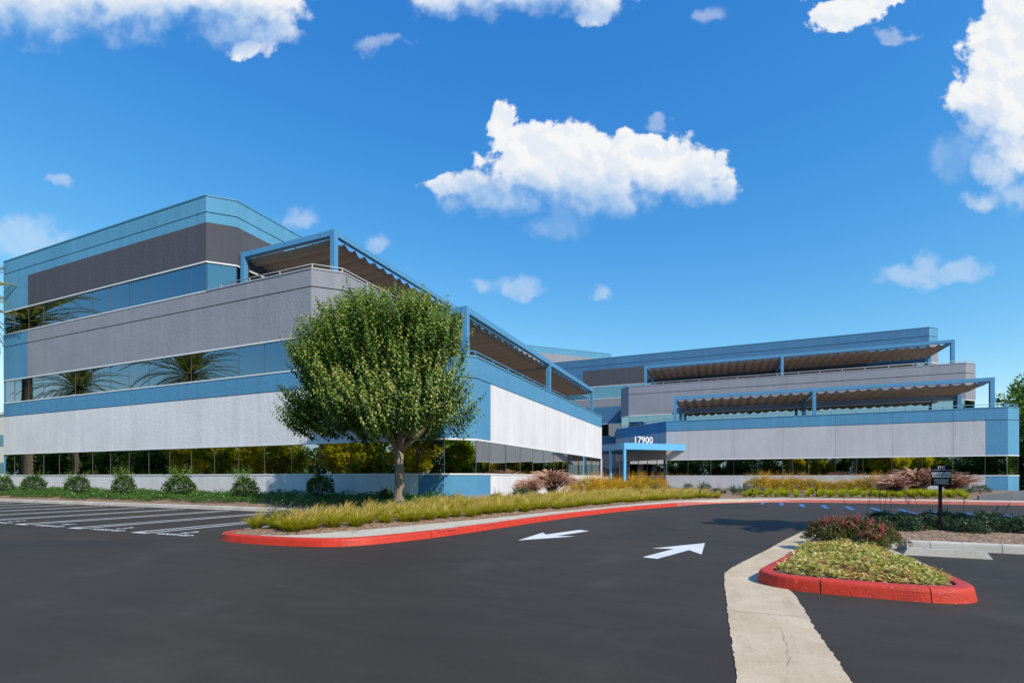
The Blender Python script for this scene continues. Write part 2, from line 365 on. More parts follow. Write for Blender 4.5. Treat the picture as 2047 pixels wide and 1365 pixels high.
# ------------------------------------------------------------------ ground, kerbs, walks, beds
v = []; f = []
xs = [-500, -60, -20, 0, 10, 40, 120, 500]; ys = [-400, -40, 0, 10, 30, 60, 120, 600]
for y in ys:
    for x in xs: v.append((x, y, 0))
for j in range(len(ys)-1):
    for i in range(len(xs)-1): b = j*len(xs)+i; f.append((b, b+1, b+1+len(xs), b+len(xs)))
ground = struct(obj('asphalt_ground', mesh('asphalt_ground', v, f), None, 'asphalt'))

def curb(name, pts, side, colour_at, step=.12, seg=3.0, h=.15, w=.17, hfun=None):
    """kerb of separate cast lengths; side=+1 if the bed lies to the left of the walking direction"""
    Q = smooth_path(pts, step); N = path_normals(Q)*side
    L = np.concatenate([[0], np.cumsum(np.linalg.norm(np.diff(Q, axis=0), axis=1))])
    root = struct(bpy.data.objects.new(name, None)); col.objects.link(root)
    prof = [(0, -.01), (.022, .72*h), (.030, .88*h), (.045, .965*h), (.07, h), (w, h), (w, -.01)]
    per = max(2, int(seg/step)); i = 0
    while i < len(Q)-1:
        j = min(i+per, len(Q)-1)
        if len(Q)-1-j < per*.4: j = len(Q)-1
        q = Q[i:j+1].copy(); n = N[i:j+1]
        if j < len(Q)-1: q[-1] = q[-1]-(q[-1]-q[-2])/np.linalg.norm(q[-1]-q[-2])*.010
        V = []; Fs = []; K = len(prof)
        for a in range(len(q)):
            hs = hfun(L[i+a]) if hfun else 1.0
            for (o_, z) in prof: V.append((q[a, 0]+n[a, 0]*o_, q[a, 1]+n[a, 1]*o_, z*hs if z > 0 else z))
        for a in range(len(q)-1):
            for k in range(K-1):
                s0 = a*K+k; fa = (s0, s0+K, s0+K+1, s0+1); Fs.append(fa if side > 0 else fa[::-1])
        Fs.append(tuple(range(K))[::-1]); Fs.append(tuple((len(q)-1)*K+k for k in range(K)))
        obj('curb_stone', mesh('curb_stone', V, Fs), root, colour_at((L[i]+L[j])/2))
        i = j
    return Q, N

# peninsula beside the left wing
PEN = [(-10.0, 13.9), (-10.05, 11), (-10.05, 8.6), (-10.03, 7.75), (-9.85, 7.3), (-9.45, 7.08), (-8.8, 6.98), (-7.82, 7.02), (-7.16, 7.14), (-6.75, 7.32), (-6.5, 7.55),
       (-6.22, 8.05), (-5.91, 8.95), (-5.61, 10.22), (-5.37, 11.7), (-4.95, 14.2), (-4.35, 16.9), (-3.51, 19.93), (-2.1, 23.7), (-.91, 26.3), (.5, 28.2), (2.3, 29.5), (4.6, 30.1), (7.4, 30.35), (12.8, 30.6), (34, 31)]
def pen_col(s):
    return 'curb_concrete' if s < 6.0 else ('red_paint' if s < 26.5 else 'faded_red')
def pen_h(s):      # dropped kerb where the path crosses
    return .25 + .75*min(1, max(0, abs(s-32.0)/3.2-.25)) if 26 < s < 38 else 1.0
PQ, PN = curb('curb', PEN, 1, pen_col, hfun=pen_h)
# worn white stencil on the kerb top
for (ax, ay, bx, by) in ((-5.83, 9.42, -5.70, 9.95), (-5.52, 11.05, -5.44, 11.6)):
    for q in range(9):
        if q == 3: continue
        t_ = q/9; x_ = ax+(bx-ax)*t_+.11; y_ = ay+(by-ay)*t_; w_ = rnd.uniform(.02, .04)
        mk = obj('stencil_mark', mesh('stencil_mark', [(x_-.07, y_, .1535), (x_-.02, y_, .1535), (x_-.02, y_+w_, .1535), (x_-.07, y_+w_, .1535)], [(0, 1, 2, 3)]), bpy.data.objects['curb'], 'white_marking')
# concrete walk behind the kerb
win = smooth_path([(-8.55, 7.18), (-7.95, 7.45), (-7.42, 8.6), (-6.85, 10.4), (-6.1, 12.9), (-5.45, 15.8), (-4.75, 18.0), (-3.95, 21.0), (-3.1, 23.9), (-2.1, 26.4), (-1.0, 28.2), (.6, 30.0), (2.6, 31.4), (5.2, 32.1), (8, 32.35), (12.8, 32.6), (34, 33)], .25)
ipq = PQ + PN*.17
start = int(np.argmin(np.hypot(PQ[:, 0]+8.55, PQ[:, 1]-7.0)))
out_ = ipq[start:]
so = np.linspace(0, 1, len(win)); L = np.concatenate([[0], np.cumsum(np.linalg.norm(np.diff(out_, axis=0), axis=1))]); L /= L[-1]
Li = np.concatenate([[0], np.cumsum(np.linalg.norm(np.diff(win, axis=0), axis=1))]); Li /= Li[-1]
wo = np.stack([np.interp(Li, L, out_[:, k]) for k in (0, 1)], 1)
walk = struct(bpy.data.objects.new('sidewalk', None)); col.objects.link(walk)
per = 14; i = 0
while i < len(win)-1:
    j = min(i+per, len(win)-1); V = []; Fs = []
    for a in range(i, j+1):
        e = .006 if a == j and j < len(win)-1 else 0; dd = (win[a]-win[max(a-1, 0)]); dd = dd/(np.linalg.norm(dd)+1e-9)*e
        drop = 1.0
        V += [(wo[a, 0]-dd[0], wo[a, 1]-dd[1], .149), (win[a, 0]-dd[0], win[a, 1]-dd[1], .152), (wo[a, 0]-dd[0], wo[a, 1]-dd[1], .0), (win[a, 0]-dd[0], win[a, 1]-dd[1], .0)]
    for a in range(j-i):
        b = a*4; Fs += [(b, b+4, b+5, b+1), (b+1, b+5, b+7, b+3), (b+2, b+6, b+4, b)]
    e = (j-i)*4; Fs += [(0, 1, 3, 2), (e, e+2, e+3, e+1)]
    obj('sidewalk_slab', mesh('sidewalk_slab', V, Fs), walk, 'sidewalk_concrete'); i = j

def bed(name, poly, zfun, res=.3, mat='mulch'):
    p = np.array(poly); x0, y0 = p.min(0); x1, y1 = p.max(0)
    nx, ny = int((x1-x0)/res)+2, int((y1-y0)/res)+2
    gx, gy = np.meshgrid(x0+np.arange(nx)*res, y0+np.arange(ny)*res); Z = zfun(gx, gy)
    cx, cy = gx[:-1, :-1]+res/2, gy[:-1, :-1]+res/2
    keep = in_poly(cx, cy, poly); idx = np.arange(nx*ny).reshape(ny, nx)
    F = np.stack([idx[:-1, :-1][keep], idx[:-1, 1:][keep], idx[1:, 1:][keep], idx[1:, :-1][keep]], 1)
    me = np_mesh(name, np.stack([gx.ravel(), gy.ravel(), Z.ravel()], 1), F, smooth=True)
    return struct(obj(name, me, None, mat))
def lump(x, y, k=1.0): return .03*k*(np.sin(x*2.1+y*1.3)+np.sin(x*.9-y*2.7+1)+.6*np.sin(x*5.1+y*4.4))
penpoly = [(-9.95, 7.6), (-9.4, 7.15), (-8.4, 7.1)] + [tuple(q+np.array([.12, -.05])) for q in win[1:]] + [(34, 46.6), (-5, 46.6), (-10.6, 52), (-12, 52), (-9.7, 41), (-9.7, 18.5), (-10.6, 17.7), (-11.2, 17.6), (-10.05, 13.9)]
def pen_z(x, y):
    d = poly_dist(x, y, [tuple(q) for q in win[::4]]+[(34, 60), (-60, 60), (-60, 7.3), (-10.0, 7.3), (-9.4, 7.15)])
    d = np.minimum(d, np.abs(x+10.0)+np.where(y > 13.5, 9, 0))
    return .115 + .26*(1-np.exp(-np.clip(d, 0, 9)/1.6)) + lump(x, y, .5)*np.clip(d, 0, 1)
pen_bed = bed('planting_bed', penpoly, pen_z)
obj('gravel_path', mesh('gravel_path', [(-1.6, 27.9, .165), (-.4, 29.3, .165), (-1.0, 34, .30), (-3.0, 40, .44), (-4.6, 40, .44), (-2.6, 33, .33)], [(0, 1, 2, 3, 4, 5)]), pen_bed, 'path_gravel')
# berm along the left wing
curb('curb', [(-10.1, 13.8), (-20, 13.82), (-34, 13.8), (-75, 13.8)], -1, lambda s: 'curb_concrete', step=1.0, seg=6.0)
def berm_z(x, y): return .12 + .30*np.clip((y-13.9)/2.6, 0, 1)**.8 + lump(x, y, .6)*np.clip((y-13.9), 0, 1)
bed('planting_bed', [(-75, 13.88), (-9.6, 13.88), (-9.6, 17.75), (-75, 17.75)], berm_z)
# traffic island and the planting strip behind it
ISL = [(30, 15.6), (10, 15.6), (3.0, 15.65), (2.62, 15.5), (2.45, 15.1), (1.85, 12.6), (1.3, 10.3), (.85, 8.75), (.42, 7.35), (.34, 7.0), (.42, 6.76), (.66, 6.58), (1.15, 6.51), (1.8, 6.48), (2.12, 6.52), (2.35, 6.66), (2.46, 6.92),
       (2.47, 7.4), (2.47, 9.0), (2.48, 10.7), (2.62, 11.05), (3.0, 11.18), (6, 11.2), (30, 11.2)]
def isl_col(s): return 'red_paint' if 33.9 < s < 40.3 else 'curb_concrete'
curb('curb', ISL, 1, isl_col, step=.09, seg=1.05)
islpoly = [(30, 15.45), (2.7, 15.45), (1.95, 12.4), (.95, 8.7), (.5, 7.1), (.75, 6.72), (1.9, 6.62), (2.32, 6.95), (2.34, 10.9), (2.6, 11.3), (30, 11.33)]
def isl_z(x, y): return .115 + .09*(1-np.exp(-poly_dist(x, y, islpoly)/.5)) + lump(x, y, .25)
bed('planting_bed', islpoly, isl_z, .1)
# concrete valley gutter
GL = [(.07, -3), (.06, 1.5), (.05, 3.46), (.03, 4.2), (.0, 5.6), (-.04, 7.05), (.04, 7.75), (.66, 10.1), (1.4, 12.9), (2.35, 16.2)]
GR = [(.74, -3), (.73, 1.5), (.72, 3.75), (.70, 4.8), (.69, 5.9), (.64, 6.62), (.37, 7.05), (.88, 8.75), (1.75, 12.1), (2.55, 15.5)]
L1 = smooth_path(GL, .1); R1 = smooth_path(GR, .1); n = min(len(L1), len(R1))
def resample(Q, n):
    L = np.concatenate([[0], np.cumsum(np.linalg.norm(np.diff(Q, axis=0), axis=1))]); s = np.linspace(0, L[-1], n)
    return np.stack([np.interp(s, L, Q[:, k]) for k in (0, 1)], 1)
L1 = resample(L1, n*2); R1 = resample(R1, n*2); n *= 2
jit = lambda: np.cumsum(rng.normal(0, .006, n))*.0+rng.normal(0, .005, n)+.006*np.sin(np.linspace(0, 40, n))
L1[:, 0] += jit(); R1[:, 0] += np.where(R1[:, 1] < 6.3, jit(), 0)
V = []; Fs = []
for a in range(n):
    m = (L1[a]+R1[a])/2
    V += [(*L1[a], .006), (*(L1[a]*.55+m*.45), .005), (*m, .004), (*(R1[a]*.55+m*.45), .005), (*R1[a], .006)]
for a in range(n-1):
    for k in range(4): b = a*5+k; Fs.append((b, b+1, b+6, b+5))
gut = struct(obj('gutter', mesh('gutter', V, Fs), None, 'gutter_concrete'))
for (u, t0, t1, w) in ((.44, 2.2, 3.6, .0022), (.58, 2.0, 3.3, .002), (.50, 3.9, 4.9, .0016), (.30, 5.3, 5.34, .0)):
    if w == 0: continue
    pts = [(u*(.72-.03)+.03+rnd.gauss(0, .009)+.05*math.sin(t*1.7), t) for t in np.arange(t0, t1, .07)]
    V = []; Fs = []
    for a, (x, y) in enumerate(pts): ww = w*rnd.uniform(.2, 1.2); V += [(x-ww, y, .0105), (x+ww, y, .0105)]
    Fs = [(2*a, 2*a+1, 2*a+3, 2*a+2) for a in range(len(pts)-1)]
    obj('crack', mesh('crack', V, Fs), gut, 'path_gravel')
for (xa, ya, xb, yb) in ((.02, 5.3, .70, 5.34), (-.03, 7.2, .35, 7.25), (.5, 9.5, 1.05, 9.4), (.05, 2.4, .72, 2.45)):
    obj('control_joint', mesh('control_joint', [(xa, ya, .0105), (xb, yb, .0105), (xb, yb+.006, .0105), (xa, ya+.006, .0105)], [(0, 1, 2, 3)]), gut, 'path_gravel')

# painted markings
def mark(name, polys, mat='white_marking', z=.004):
    V = []; Fs = []
    for p in polys:
        b = len(V); V += [(x, y, z) for x, y in p]; Fs.append(tuple(range(b, b+len(p))))
    me = mesh(name, V, Fs)
    for pl in me.polygons:
        if pl.normal.z < 0: pl.flip()
    return obj(name, me, ground, mat)
for k in range(12):
    s0 = -12.9-2.62*k; wl = .055
    mark('stall_line', [[(s0-wl, 7.42), (s0+wl, 7.42), (s0+wl, 13.45), (s0-wl, 13.45)]]); s1 = s0+.43
    mark('stall_line', [[(s1-wl, 7.42), (s1+wl, 7.42), (s1+wl, 13.45), (s1-wl, 13.45)], [(s0-wl, 7.28), (s1+wl, 7.28), (s1+wl, 7.42), (s0-wl, 7.42)]])
num = text_mesh('RESERVED', .27, 0, 'white_marking', bold=.006)
for k in range(5):
    c0 = -11.45-2.62*k if k else -11.55
    obj('stall_lettering', num, ground, None, (c0, 7.32, .004))
    obj('stall_number', text_mesh(str(2+k), .52, 0, 'white_marking', bold=.01), ground, None, (c0-.1, 7.68, .004))
mark('patched_paint', [[(-12.35, 7.75), (-11.9, 7.35), (-10.8, 7.55), (-10.75, 8.5), (-11.4, 8.75), (-12.2, 8.3)]], 'asphalt', .002)
mark('arrow_marking', [[(-3.97, 9.54), (-3.08, 10.70), (-3.49, 10.60), (-3.08, 11.88), (-3.37, 12.05), (-3.79, 10.76), (-4.0, 11.12)]])
mark('arrow_marking', [[(-1.27, 8.33), (-1.03, 8.25), (-.63, 9.47), (-.40, 9.02), (-.41, 10.61), (-1.27, 9.42), (-.89, 9.53)]])
# blue access aisle and parking symbol
def band45(c, s0, s1, w): return [(s0, c-s0-w), (s1, c-s1-w), (s1, c-s1+w), (s0, c-s0+w)]
mark('aisle_line', [band45(28.5, 1.2, 12.5, .05)], 'blue_marking'); mark('aisle_line', [band45(31.5, 1.7, 14, .05)], 'blue_marking')
for k in range(12):
    s0 = 1.55+.78*k; mark('aisle_stripe', [[(s0-.1, 28.5-s0+.13), (s0+.06, 28.5-s0-.06+.13), (s0+.28, 31.5-s0-.28-.13), (s0+.12, 31.5-s0-.12-.13)]], 'blue_marking')
for (cx, cy) in ((7.2, 20.1), (9.6, 17.9)):
    r = .95; q = lambda a, b: (cx+(a-b)*.7071, cy+(a+b)*.7071)
    mark('parking_symbol', [[q(-r, -r), q(r, -r), q(r, r), q(-r, r)]], 'white_marking'); r = .85
    mark('parking_symbol', [[q(-r, -r), q(r, -r), q(r, r), q(-r, r)]], 'blue_marking', .006)
    ring = [[q(.42*math.cos(a)-.05, .42*math.sin(a)-.2), q(.42*math.cos(a2)-.05, .42*math.sin(a2)-.2), q(.33*math.cos(a2)-.05, .33*math.sin(a2)-.2), q(.33*math.cos(a)-.05, .33*math.sin(a)-.2)]
            for a, a2 in [(R(150+i*16), R(166+i*16)) for i in range(15)]]
    ring += [[q(-.12, -.05), q(-.02, -.05), q(-.02, .45), q(-.12, .45)], [q(-.02, .2), q(.25, .2), q(.25, .28), q(-.02, .28)], [q(-.02, -.05), q(.33, -.05), q(.33, .04), q(-.02, .04)], [q(.25, -.05), q(.33, -.05), q(.45, -.42), q(.37, -.42)],
             [q(-.07+.1*math.cos(a), .58+.1*math.sin(a)) for a in [R(i*45) for i in range(8)]]]
    mark('parking_symbol', ring, 'white_marking', .008)
    mark('stall_line', [[q(-1.6, -3.6), q(-1.48, -3.6), q(-1.48, 2.4), q(-1.6, 2.4)]], 'blue_marking')

# ------------------------------------------------------------------ office buildings
B = 1.787
Z = dict(base=0.0, s1=1.41, h1=2.91, p1=5.45, s2=6.30, h2=7.90, g2=10.12, s3=10.95, h3=12.55, p3=14.57, g3=15.07, top=15.93)
TH = .12
class Facade:
    """one straight stretch of wall; u runs left to right as seen from outside"""
    def __init__(self, root, p0, p1):
        self.root = root; self.p0 = Vector((*p0, 0)); d = Vector((*p1, 0))-self.p0; self.len = d.length; self.d = d.normalized()
        self.rz = math.atan2(self.d.y, self.d.x); self.inn = Vector((-self.d.y, self.d.x, 0))
    def at(self, u, y, z): return self.p0+self.d*u+self.inn*y+Vector((0, 0, z))
    def piece(self, name, u0, u1, y0, y1, z0, z1, mat, tilt=False):
        o = obj(name, boxmesh(name, u1-u0, y1-y0, z1-z0, mat), self.root, None, self.at(u0, y0, z0), (0, 0, self.rz))
        if tilt: o.rotation_euler = (rnd.gauss(0, R(.10)), 0, self.rz+rnd.gauss(0, R(.13)))
        return o
    def panels(self, cuts, z0, z1, matf, gap=.004, top=0.0, bot=0.0):
        for a, b in zip(cuts[:-1], cuts[1:]):
            g0 = gap if a > cuts[0]+1e-6 else 0
            self.piece('wall_panel', a+g0, b, 0, TH, z0+bot, z1-top, matf((a+b)/2))
    def windows(self, cuts, z0, z1, mat='bright_reflect_glass', sill=True, head=True, trim='trim_white'):
        if head: self.piece('window_head', 0, self.len, -.015, .05, z1-.07, z1, trim)
        if sill: self.piece('window_sill', 0, self.len, -.025, .055, z0-.002, z0+.06, trim)
        za, zb = z0+.06, z1-.07
        for a, b in zip(cuts[:-1], cuts[1:]):
            self.piece('window_pane', a+.006, b-.006, .06, .075, za, zb, mat if isinstance(mat, str) else mat((a+b)/2), True)
        for a in cuts: 
            c = min(max(a, .02), self.len-.02); self.piece('mullion', c-.008, c+.008, .046, .058, za, zb, 'mullion_metal')
    def coping(self, z, mat, u0=None, u1=None):
        self.piece('coping', (u0 if u0 is not None else 0)-.0, (u1 if u1 is not None else self.len), -.03, TH+.03, z, z+.07, mat)
        if z < 12: self.piece('parapet_backing', (u0 or 0)+.02, (u1 or self.len)-.02, TH+.002, TH+.05, z-.93, z-.01, 'dark_backing')
def solid(root, name, pts, z0, z1, mat): return MB().prism(pts, z0, z1).build(name, mat, root)
def inset_front(pts): return pts

# ---- left wing
LW = thing('office_building', 'three storey blue and grey office wing with stepped terraces behind the round tree', 'building', (-28, 17.6, 0))
def under(root):
    """children are placed in world coordinates, so undo the root offset"""
    for c in list(root.children):
        if not c.get('_w'):
            c.location = Vector(c.location)-Vector(root.location); c['_w'] = 1
    for c in root.children: del c['_w']
S0 = -45.3
def front_cuts(s_end): 
    m = [0.0]+[(-44.0+B*k)-S0 for k in range(30) if -44.0+B*k < s_end-.35]+[s_end-S0]; return m
def pan_cuts(s_end):
    c = [0.0]+[(-44.0+B*k)-S0 for k in range(1, 30, 2) if -44.0+B*k < s_end-.9]+[s_end-S0]; return c
BL = 3.05   # painted corner width on the left
def pick(blue, other, lim=None): return lambda u: blue if (u < BL or (lim is not None and u > lim)) else other
fa = Facade(LW, (S0, 17.6), (-10.6, 17.6)); c1 = front_cuts(-10.6); p1 = pan_cuts(-11.83)+[34.7]
fa.panels(p1, .12, Z['s1'], lambda u: 'blue_stucco' if u > 33.4 else 'white_stucco')
fa.windows(c1, Z['s1'], Z['h1'])
fa.panels(p1, Z['h1'], Z['p1']-.04, lambda u: 'blue_stucco' if u > 33.4 else 'white_stucco'); fa.panels(p1, Z['p1'], Z['s2'], lambda u: 'blue_stucco')
fb = Facade(LW, (S0, 17.6), (-17.7, 17.6)); c2 = front_cuts(-17.7); p2 = pan_cuts(-17.7)
fb.windows(c2, Z['s2'], Z['h2'], 'dim_reflect_glass')
fb.panels(p2, Z['h2'], Z['g2'], pick('blue_stucco', 'mid_grey_stucco')); fb.panels(p2, Z['g2']+.05, Z['s3'], pick('blue_stucco', 'mid_grey_stucco'))
fa.coping(Z['s2'], 'cap_blue', 27.6, None); fb.coping(Z['s3'], 'cap_grey', 20.4, None)
fc = Facade(LW, (S0, 17.6), (-24.9, 17.6)); c3 = front_cuts(-24.9); p3 = pan_cuts(-24.9)
fc.windows(c3, Z['s3'], Z['h3'], 'dim_reflect_glass')
fc.panels(p3, Z['h3'], Z['p3'], pick('light_blue_stucco', 'dark_grey_stucco'), .005); fc.panels(p3, Z['p3'], Z['g3'], lambda u: 'light_blue_stucco', .005); fc.panels(p3, Z['g3']+.05, Z['top'], lambda u: 'light_blue_stucco', .005)
fc.coping(Z['top'], 'cap_blue')
def chamfer(root, a, b, lo=None, mid=None, hi=None):
    f = Facade(root, a, b); return f
f = Facade(LW, (-10.6, 17.6), (-9.6, 18.6)); u = [0, f.len]
f.panels(u, .12, Z['s1'], lambda u: 'blue_stucco'); f.windows(u, Z['s1'], Z['h1'], 'teal_pane'); f.panels(u, Z['h1'], Z['p1']-.04, lambda u: 'blue_stucco'); f.panels(u, Z['p1'], Z['s2'], lambda u: 'blue_stucco'); f.coping(Z['s2'], 'cap_blue')
f = Facade(LW, (-9.6, 18.6), (-9.6, 41.3)); cv = [0, 1.3]+[1.3+B*k for k in range(1, 12)]+[f.len]; pv = [0, 1.3]+[1.3+B*k for k in range(2, 12, 2)]+[f.len]
bw = lambda u: 'blue_stucco' if u < 1.3 else 'white_stucco'
f.panels(pv, .12, Z['s1'], bw); f.windows(cv, Z['s1'], Z['h1']); f.panels(pv, Z['h1'], Z['p1']-.04, bw); f.panels(pv, Z['p1'], Z['s2'], lambda u: 'blue_stucco'); f.coping(Z['s2'], 'cap_blue')
f = Facade(LW, (-17.7, 17.6), (-16.7, 18.6)); u = [0, f.len]
f.panels(u, 5.3, Z['s2'], lambda u: 'mid_grey_stucco'); f.windows(u, Z['s2'], Z['h2'], 'teal_pane'); f.panels(u, Z['h2'], Z['g2'], lambda u: 'mid_grey_stucco'); f.panels(u, Z['g2']+.05, Z['s3'], lambda u: 'mid_grey_stucco'); f.coping(Z['s3'], 'cap_grey')
f = Facade(LW, (-16.7, 18.6), (-16.7, 46)); cv = [B*k for k in range(16)]+[f.len]; pv = [B*k for k in range(0, 15, 2)]+[f.len]
f.panels(pv, 5.3, Z['s2'], lambda u: 'mid_grey_stucco'); f.windows(cv, Z['s2'], Z['h2'], 'teal_pane'); f.panels(pv, Z['h2'], Z['g2'], lambda u: 'mid_grey_stucco'); f.panels(pv, Z['g2']+.05, Z['s3'], lambda u: 'mid_grey_stucco'); f.coping(Z['s3'], 'cap_grey')
for (a, b) in (((-24.9, 17.6), (-23.9, 18.6)), ((-23.9, 18.6), (-23.9, 50))):
    f = Facade(LW, a, b); u = [0, f.len] if f.len < 2 else [3.574*k for k in range(9)]+[f.len]; w = [0, f.len] if f.len < 2 else [B*k for k in range(17)]+[f.len]
    f.panels(u, 9.9, Z['s3'], lambda u: 'dark_grey_stucco'); f.windows(w, Z['s3'], Z['h3'], 'teal_pane'); f.panels(u, Z['h3'], Z['p3'], lambda u: 'dark_grey_stucco', .005)
    f.panels(u, Z['p3'], Z['g3'], lambda u: 'light_blue_stucco', .005); f.panels(u, Z['g3']+.05, Z['top'], lambda u: 'light_blue_stucco', .005); f.coping(Z['top'], 'cap_blue')
f = Facade(LW, (-16.7, 41.42), (-16.7, 60)); u = [0, 6, 12, f.len]; w_ = list(np.linspace(0, f.len, 11))
f.panels(u, .1, Z['s1'], lambda u: 'white_stucco'); f.windows(w_, Z['s1'], Z['h1']); f.panels(u, Z['h1'], 5.3, lambda u: 'white_stucco')
i = .13
solid(LW, 'light_block', [(S0+.05, 17.6+i), (-10.6-.05, 17.6+i), (-9.6-i, 18.6+.05), (-9.6-i, 41.25), (S0+.05, 41.25)], .1, 5.35, 'dark_backing')  # dark blocks behind the wall panels, added to stop light passing through
solid(LW, 'light_block', [(S0+.05, 17.6+i), (-17.7-.05, 17.6+i), (-16.7-i, 18.6+.05), (-16.7-i, 45.9), (S0+.05, 45.9)], 5.36, 9.95, 'dark_backing')
solid(LW, 'light_block', [(S0+.05, 17.6+i), (-24.9-.05, 17.6+i), (-23.9-i, 18.6+.05), (-23.9-i, 49.9), (S0+.05, 49.9)], 9.96, 15.6, 'dark_backing')
solid(LW, 'roof_deck', [(-17.4, 17.75), (-10.7, 17.75), (-9.74, 18.7), (-9.74, 41.2), (-16.5, 41.2), (-16.5, 18.6)], 5.37, 5.42, 'roof_deck')
solid(LW, 'roof_deck', [(-24.6, 17.75), (-17.8, 17.75), (-16.84, 18.7), (-16.84, 45.8), (-23.7, 45.8), (-23.7, 18.6)], 9.97, 10.02, 'roof_deck')
solid(LW, 'end_wall', [(S0-.02, 17.62), (S0+.04, 17.62), (S0+.04, 45), (S0-.02, 45)], .1, 16.0, 'blue_stucco')
f = Facade(LW, (-9.6, 41.3), (-16.7, 41.3)); f.panels([0, f.len], .1, Z['s2'], lambda u: 'white_stucco')
under(LW)

# ---- right wing
RW = thing('office_building', 'three storey blue and grey office wing with house number and street entrance', 'building', (4, 46.8, 0))
D = 1.85; t1, t2, t3 = 46.8, 54.0, 61.0
f = Facade(RW, (-5.05, t1), (18.4, t1)); cu = [D*k for k in range(13)]+[f.len]; pu = [0]+[D*k for k in range(1, 12, 2)]+[D*12, f.len]
g = lambda u: 'blue_stucco' if u > D*12 else 'pale_grey_stucco'
f.panels(pu, .1, Z['s1'], g, .014); f.windows(cu, Z['s1'], Z['h1']); f.panels(pu, Z['h1'], Z['p1']-.04, g, .014); f.panels(pu, Z['p1'], Z['s2'], lambda u: 'blue_stucco', .014); f.coping(Z['s2'], 'cap_blue')
f = Facade(RW, (18.4, t1), (19.4, t1+1)); u = [0, f.len]
f.panels(u, .1, Z['s1'], lambda u: 'light_blue_stucco'); f.windows(u, Z['s1'], Z['h1']); f.panels(u, Z['h1'], Z['p1']-.04, lambda u: 'light_blue_stucco'); f.panels(u, Z['p1'], Z['s2'], lambda u: 'light_blue_stucco'); f.coping(Z['s2'], 'cap_blue')
# entrance side (diagonal wall)
f = Facade(RW, (-10.75, 52.5), (-5.05, t1)); Ld = f.len
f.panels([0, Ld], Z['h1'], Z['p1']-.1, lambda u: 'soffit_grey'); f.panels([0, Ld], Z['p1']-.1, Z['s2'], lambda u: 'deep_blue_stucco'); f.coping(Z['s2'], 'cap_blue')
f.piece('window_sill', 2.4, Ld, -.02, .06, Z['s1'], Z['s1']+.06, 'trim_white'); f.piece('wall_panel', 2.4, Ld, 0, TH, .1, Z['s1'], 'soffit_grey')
for a in np.linspace(2.4, Ld-1.4, 4): f.piece('window_pane', a+.01, a+1.39, .06, .075, Z['s1']+.06, Z['h1'], 'bright_reflect_glass', True); f.piece('mullion', a-.016, a+.016, .03, .058, Z['s1']+.06, Z['h1'], 'mullion_metal')
f.piece('soffit', 0, 2.4, .12, 5.0, Z['h1']+.02, Z['h1']+.12, 'soffit_grey')
MB().tube([(-9.95, 52.0, .1), (-9.95, 52.0, 2.95)], .38, 24).build('column', 'soffit_grey', RW, True)
MB().tube([(-13.4, 55.2, .1), (-13.4, 55.2, 2.95)], .38, 24).build('column', 'soffit_grey', RW, True)
# inner court wall facing the drive
f = Facade(RW, (-23, 60), (-10.7, 60)); u = [0, 3.7, 7.4, f.len]
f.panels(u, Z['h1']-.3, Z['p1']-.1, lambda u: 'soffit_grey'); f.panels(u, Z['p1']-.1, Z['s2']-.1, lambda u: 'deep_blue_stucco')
for a in np.arange(0, 12.3, 1.757): f.piece('window_pane', a+.01, a+1.74, .8, .82, .3, Z['h1']-.3, 'bright_reflect_glass', True)
f.piece('wall_panel', 0, f.len, .7, .85, .1, .3, 'soffit_grey')
# second storey
f = Facade(RW, (-9.7, t2), (18.5, t2)); w = [D*k for k in range(15)]+[f.len]; u = [3.7*k for k in range(8)]+[f.len]; m = lambda u: 'mid_grey_stucco'
f.panels(u, 5.3, Z['s2'], m); f.windows(w, Z['s2'], Z['h2'], 'teal_pane'); f.panels(u, Z['h2'], Z['g2'], m); f.panels(u, Z['g2']+.05, Z['s3'], m); f.coping(Z['s3'], 'cap_grey')
f = Facade(RW, (18.5, t2), (19.5, t2+1)); u = [0, f.len]
f.panels(u, 5.3, Z['s2'], m); f.windows(u, Z['s2'], Z['h2'], 'teal_pane'); f.panels(u, Z['h2'], Z['g2'], m); f.panels(u, Z['g2']+.05, Z['s3'], m); f.coping(Z['s3'], 'cap_grey')
f = Facade(RW, (-10.7, t2+1), (-9.7, t2)); u = [0, f.len]; 
f.panels(u, 5.3, Z['s2'], m); f.windows(u, Z['s2'], Z['h2'], 'teal_pane'); f.panels(u, Z['h2'], Z['s3'], lambda u: 'mid_grey_stucco'); f.coping(Z['s3'], 'cap_grey')
# third storey
f = Facade(RW, (-24, t3), (18.1, t3)); u = [3.7*k for k in range(11)]+[f.len]; w = [D*k for k in range(22)]+[f.len]
bl = lambda u: 'deep_blue_stucco'; dk = lambda u: 'dark_grey_stucco' if 7.3 < u < 38.0 else 'deep_blue_stucco'
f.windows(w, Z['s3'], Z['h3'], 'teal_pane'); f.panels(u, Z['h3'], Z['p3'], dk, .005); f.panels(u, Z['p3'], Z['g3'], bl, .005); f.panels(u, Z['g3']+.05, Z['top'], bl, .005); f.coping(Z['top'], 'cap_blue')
f = Facade(RW, (-24, t3), (-10.7, t3)); u = [0, 3.7, 7.4, f.len]; w = [D*k for k in range(7)]+[f.len]
f.panels(u, Z['g2']-.15, Z['s3'], m); f.panels(u, Z['h2'], Z['g2']-.15, bl); f.windows(w, Z['s2'], Z['h2'], 'bright_reflect_glass')
f = Facade(RW, (18.1, t3), (19.1, t3+1)); u = [0, f.len]
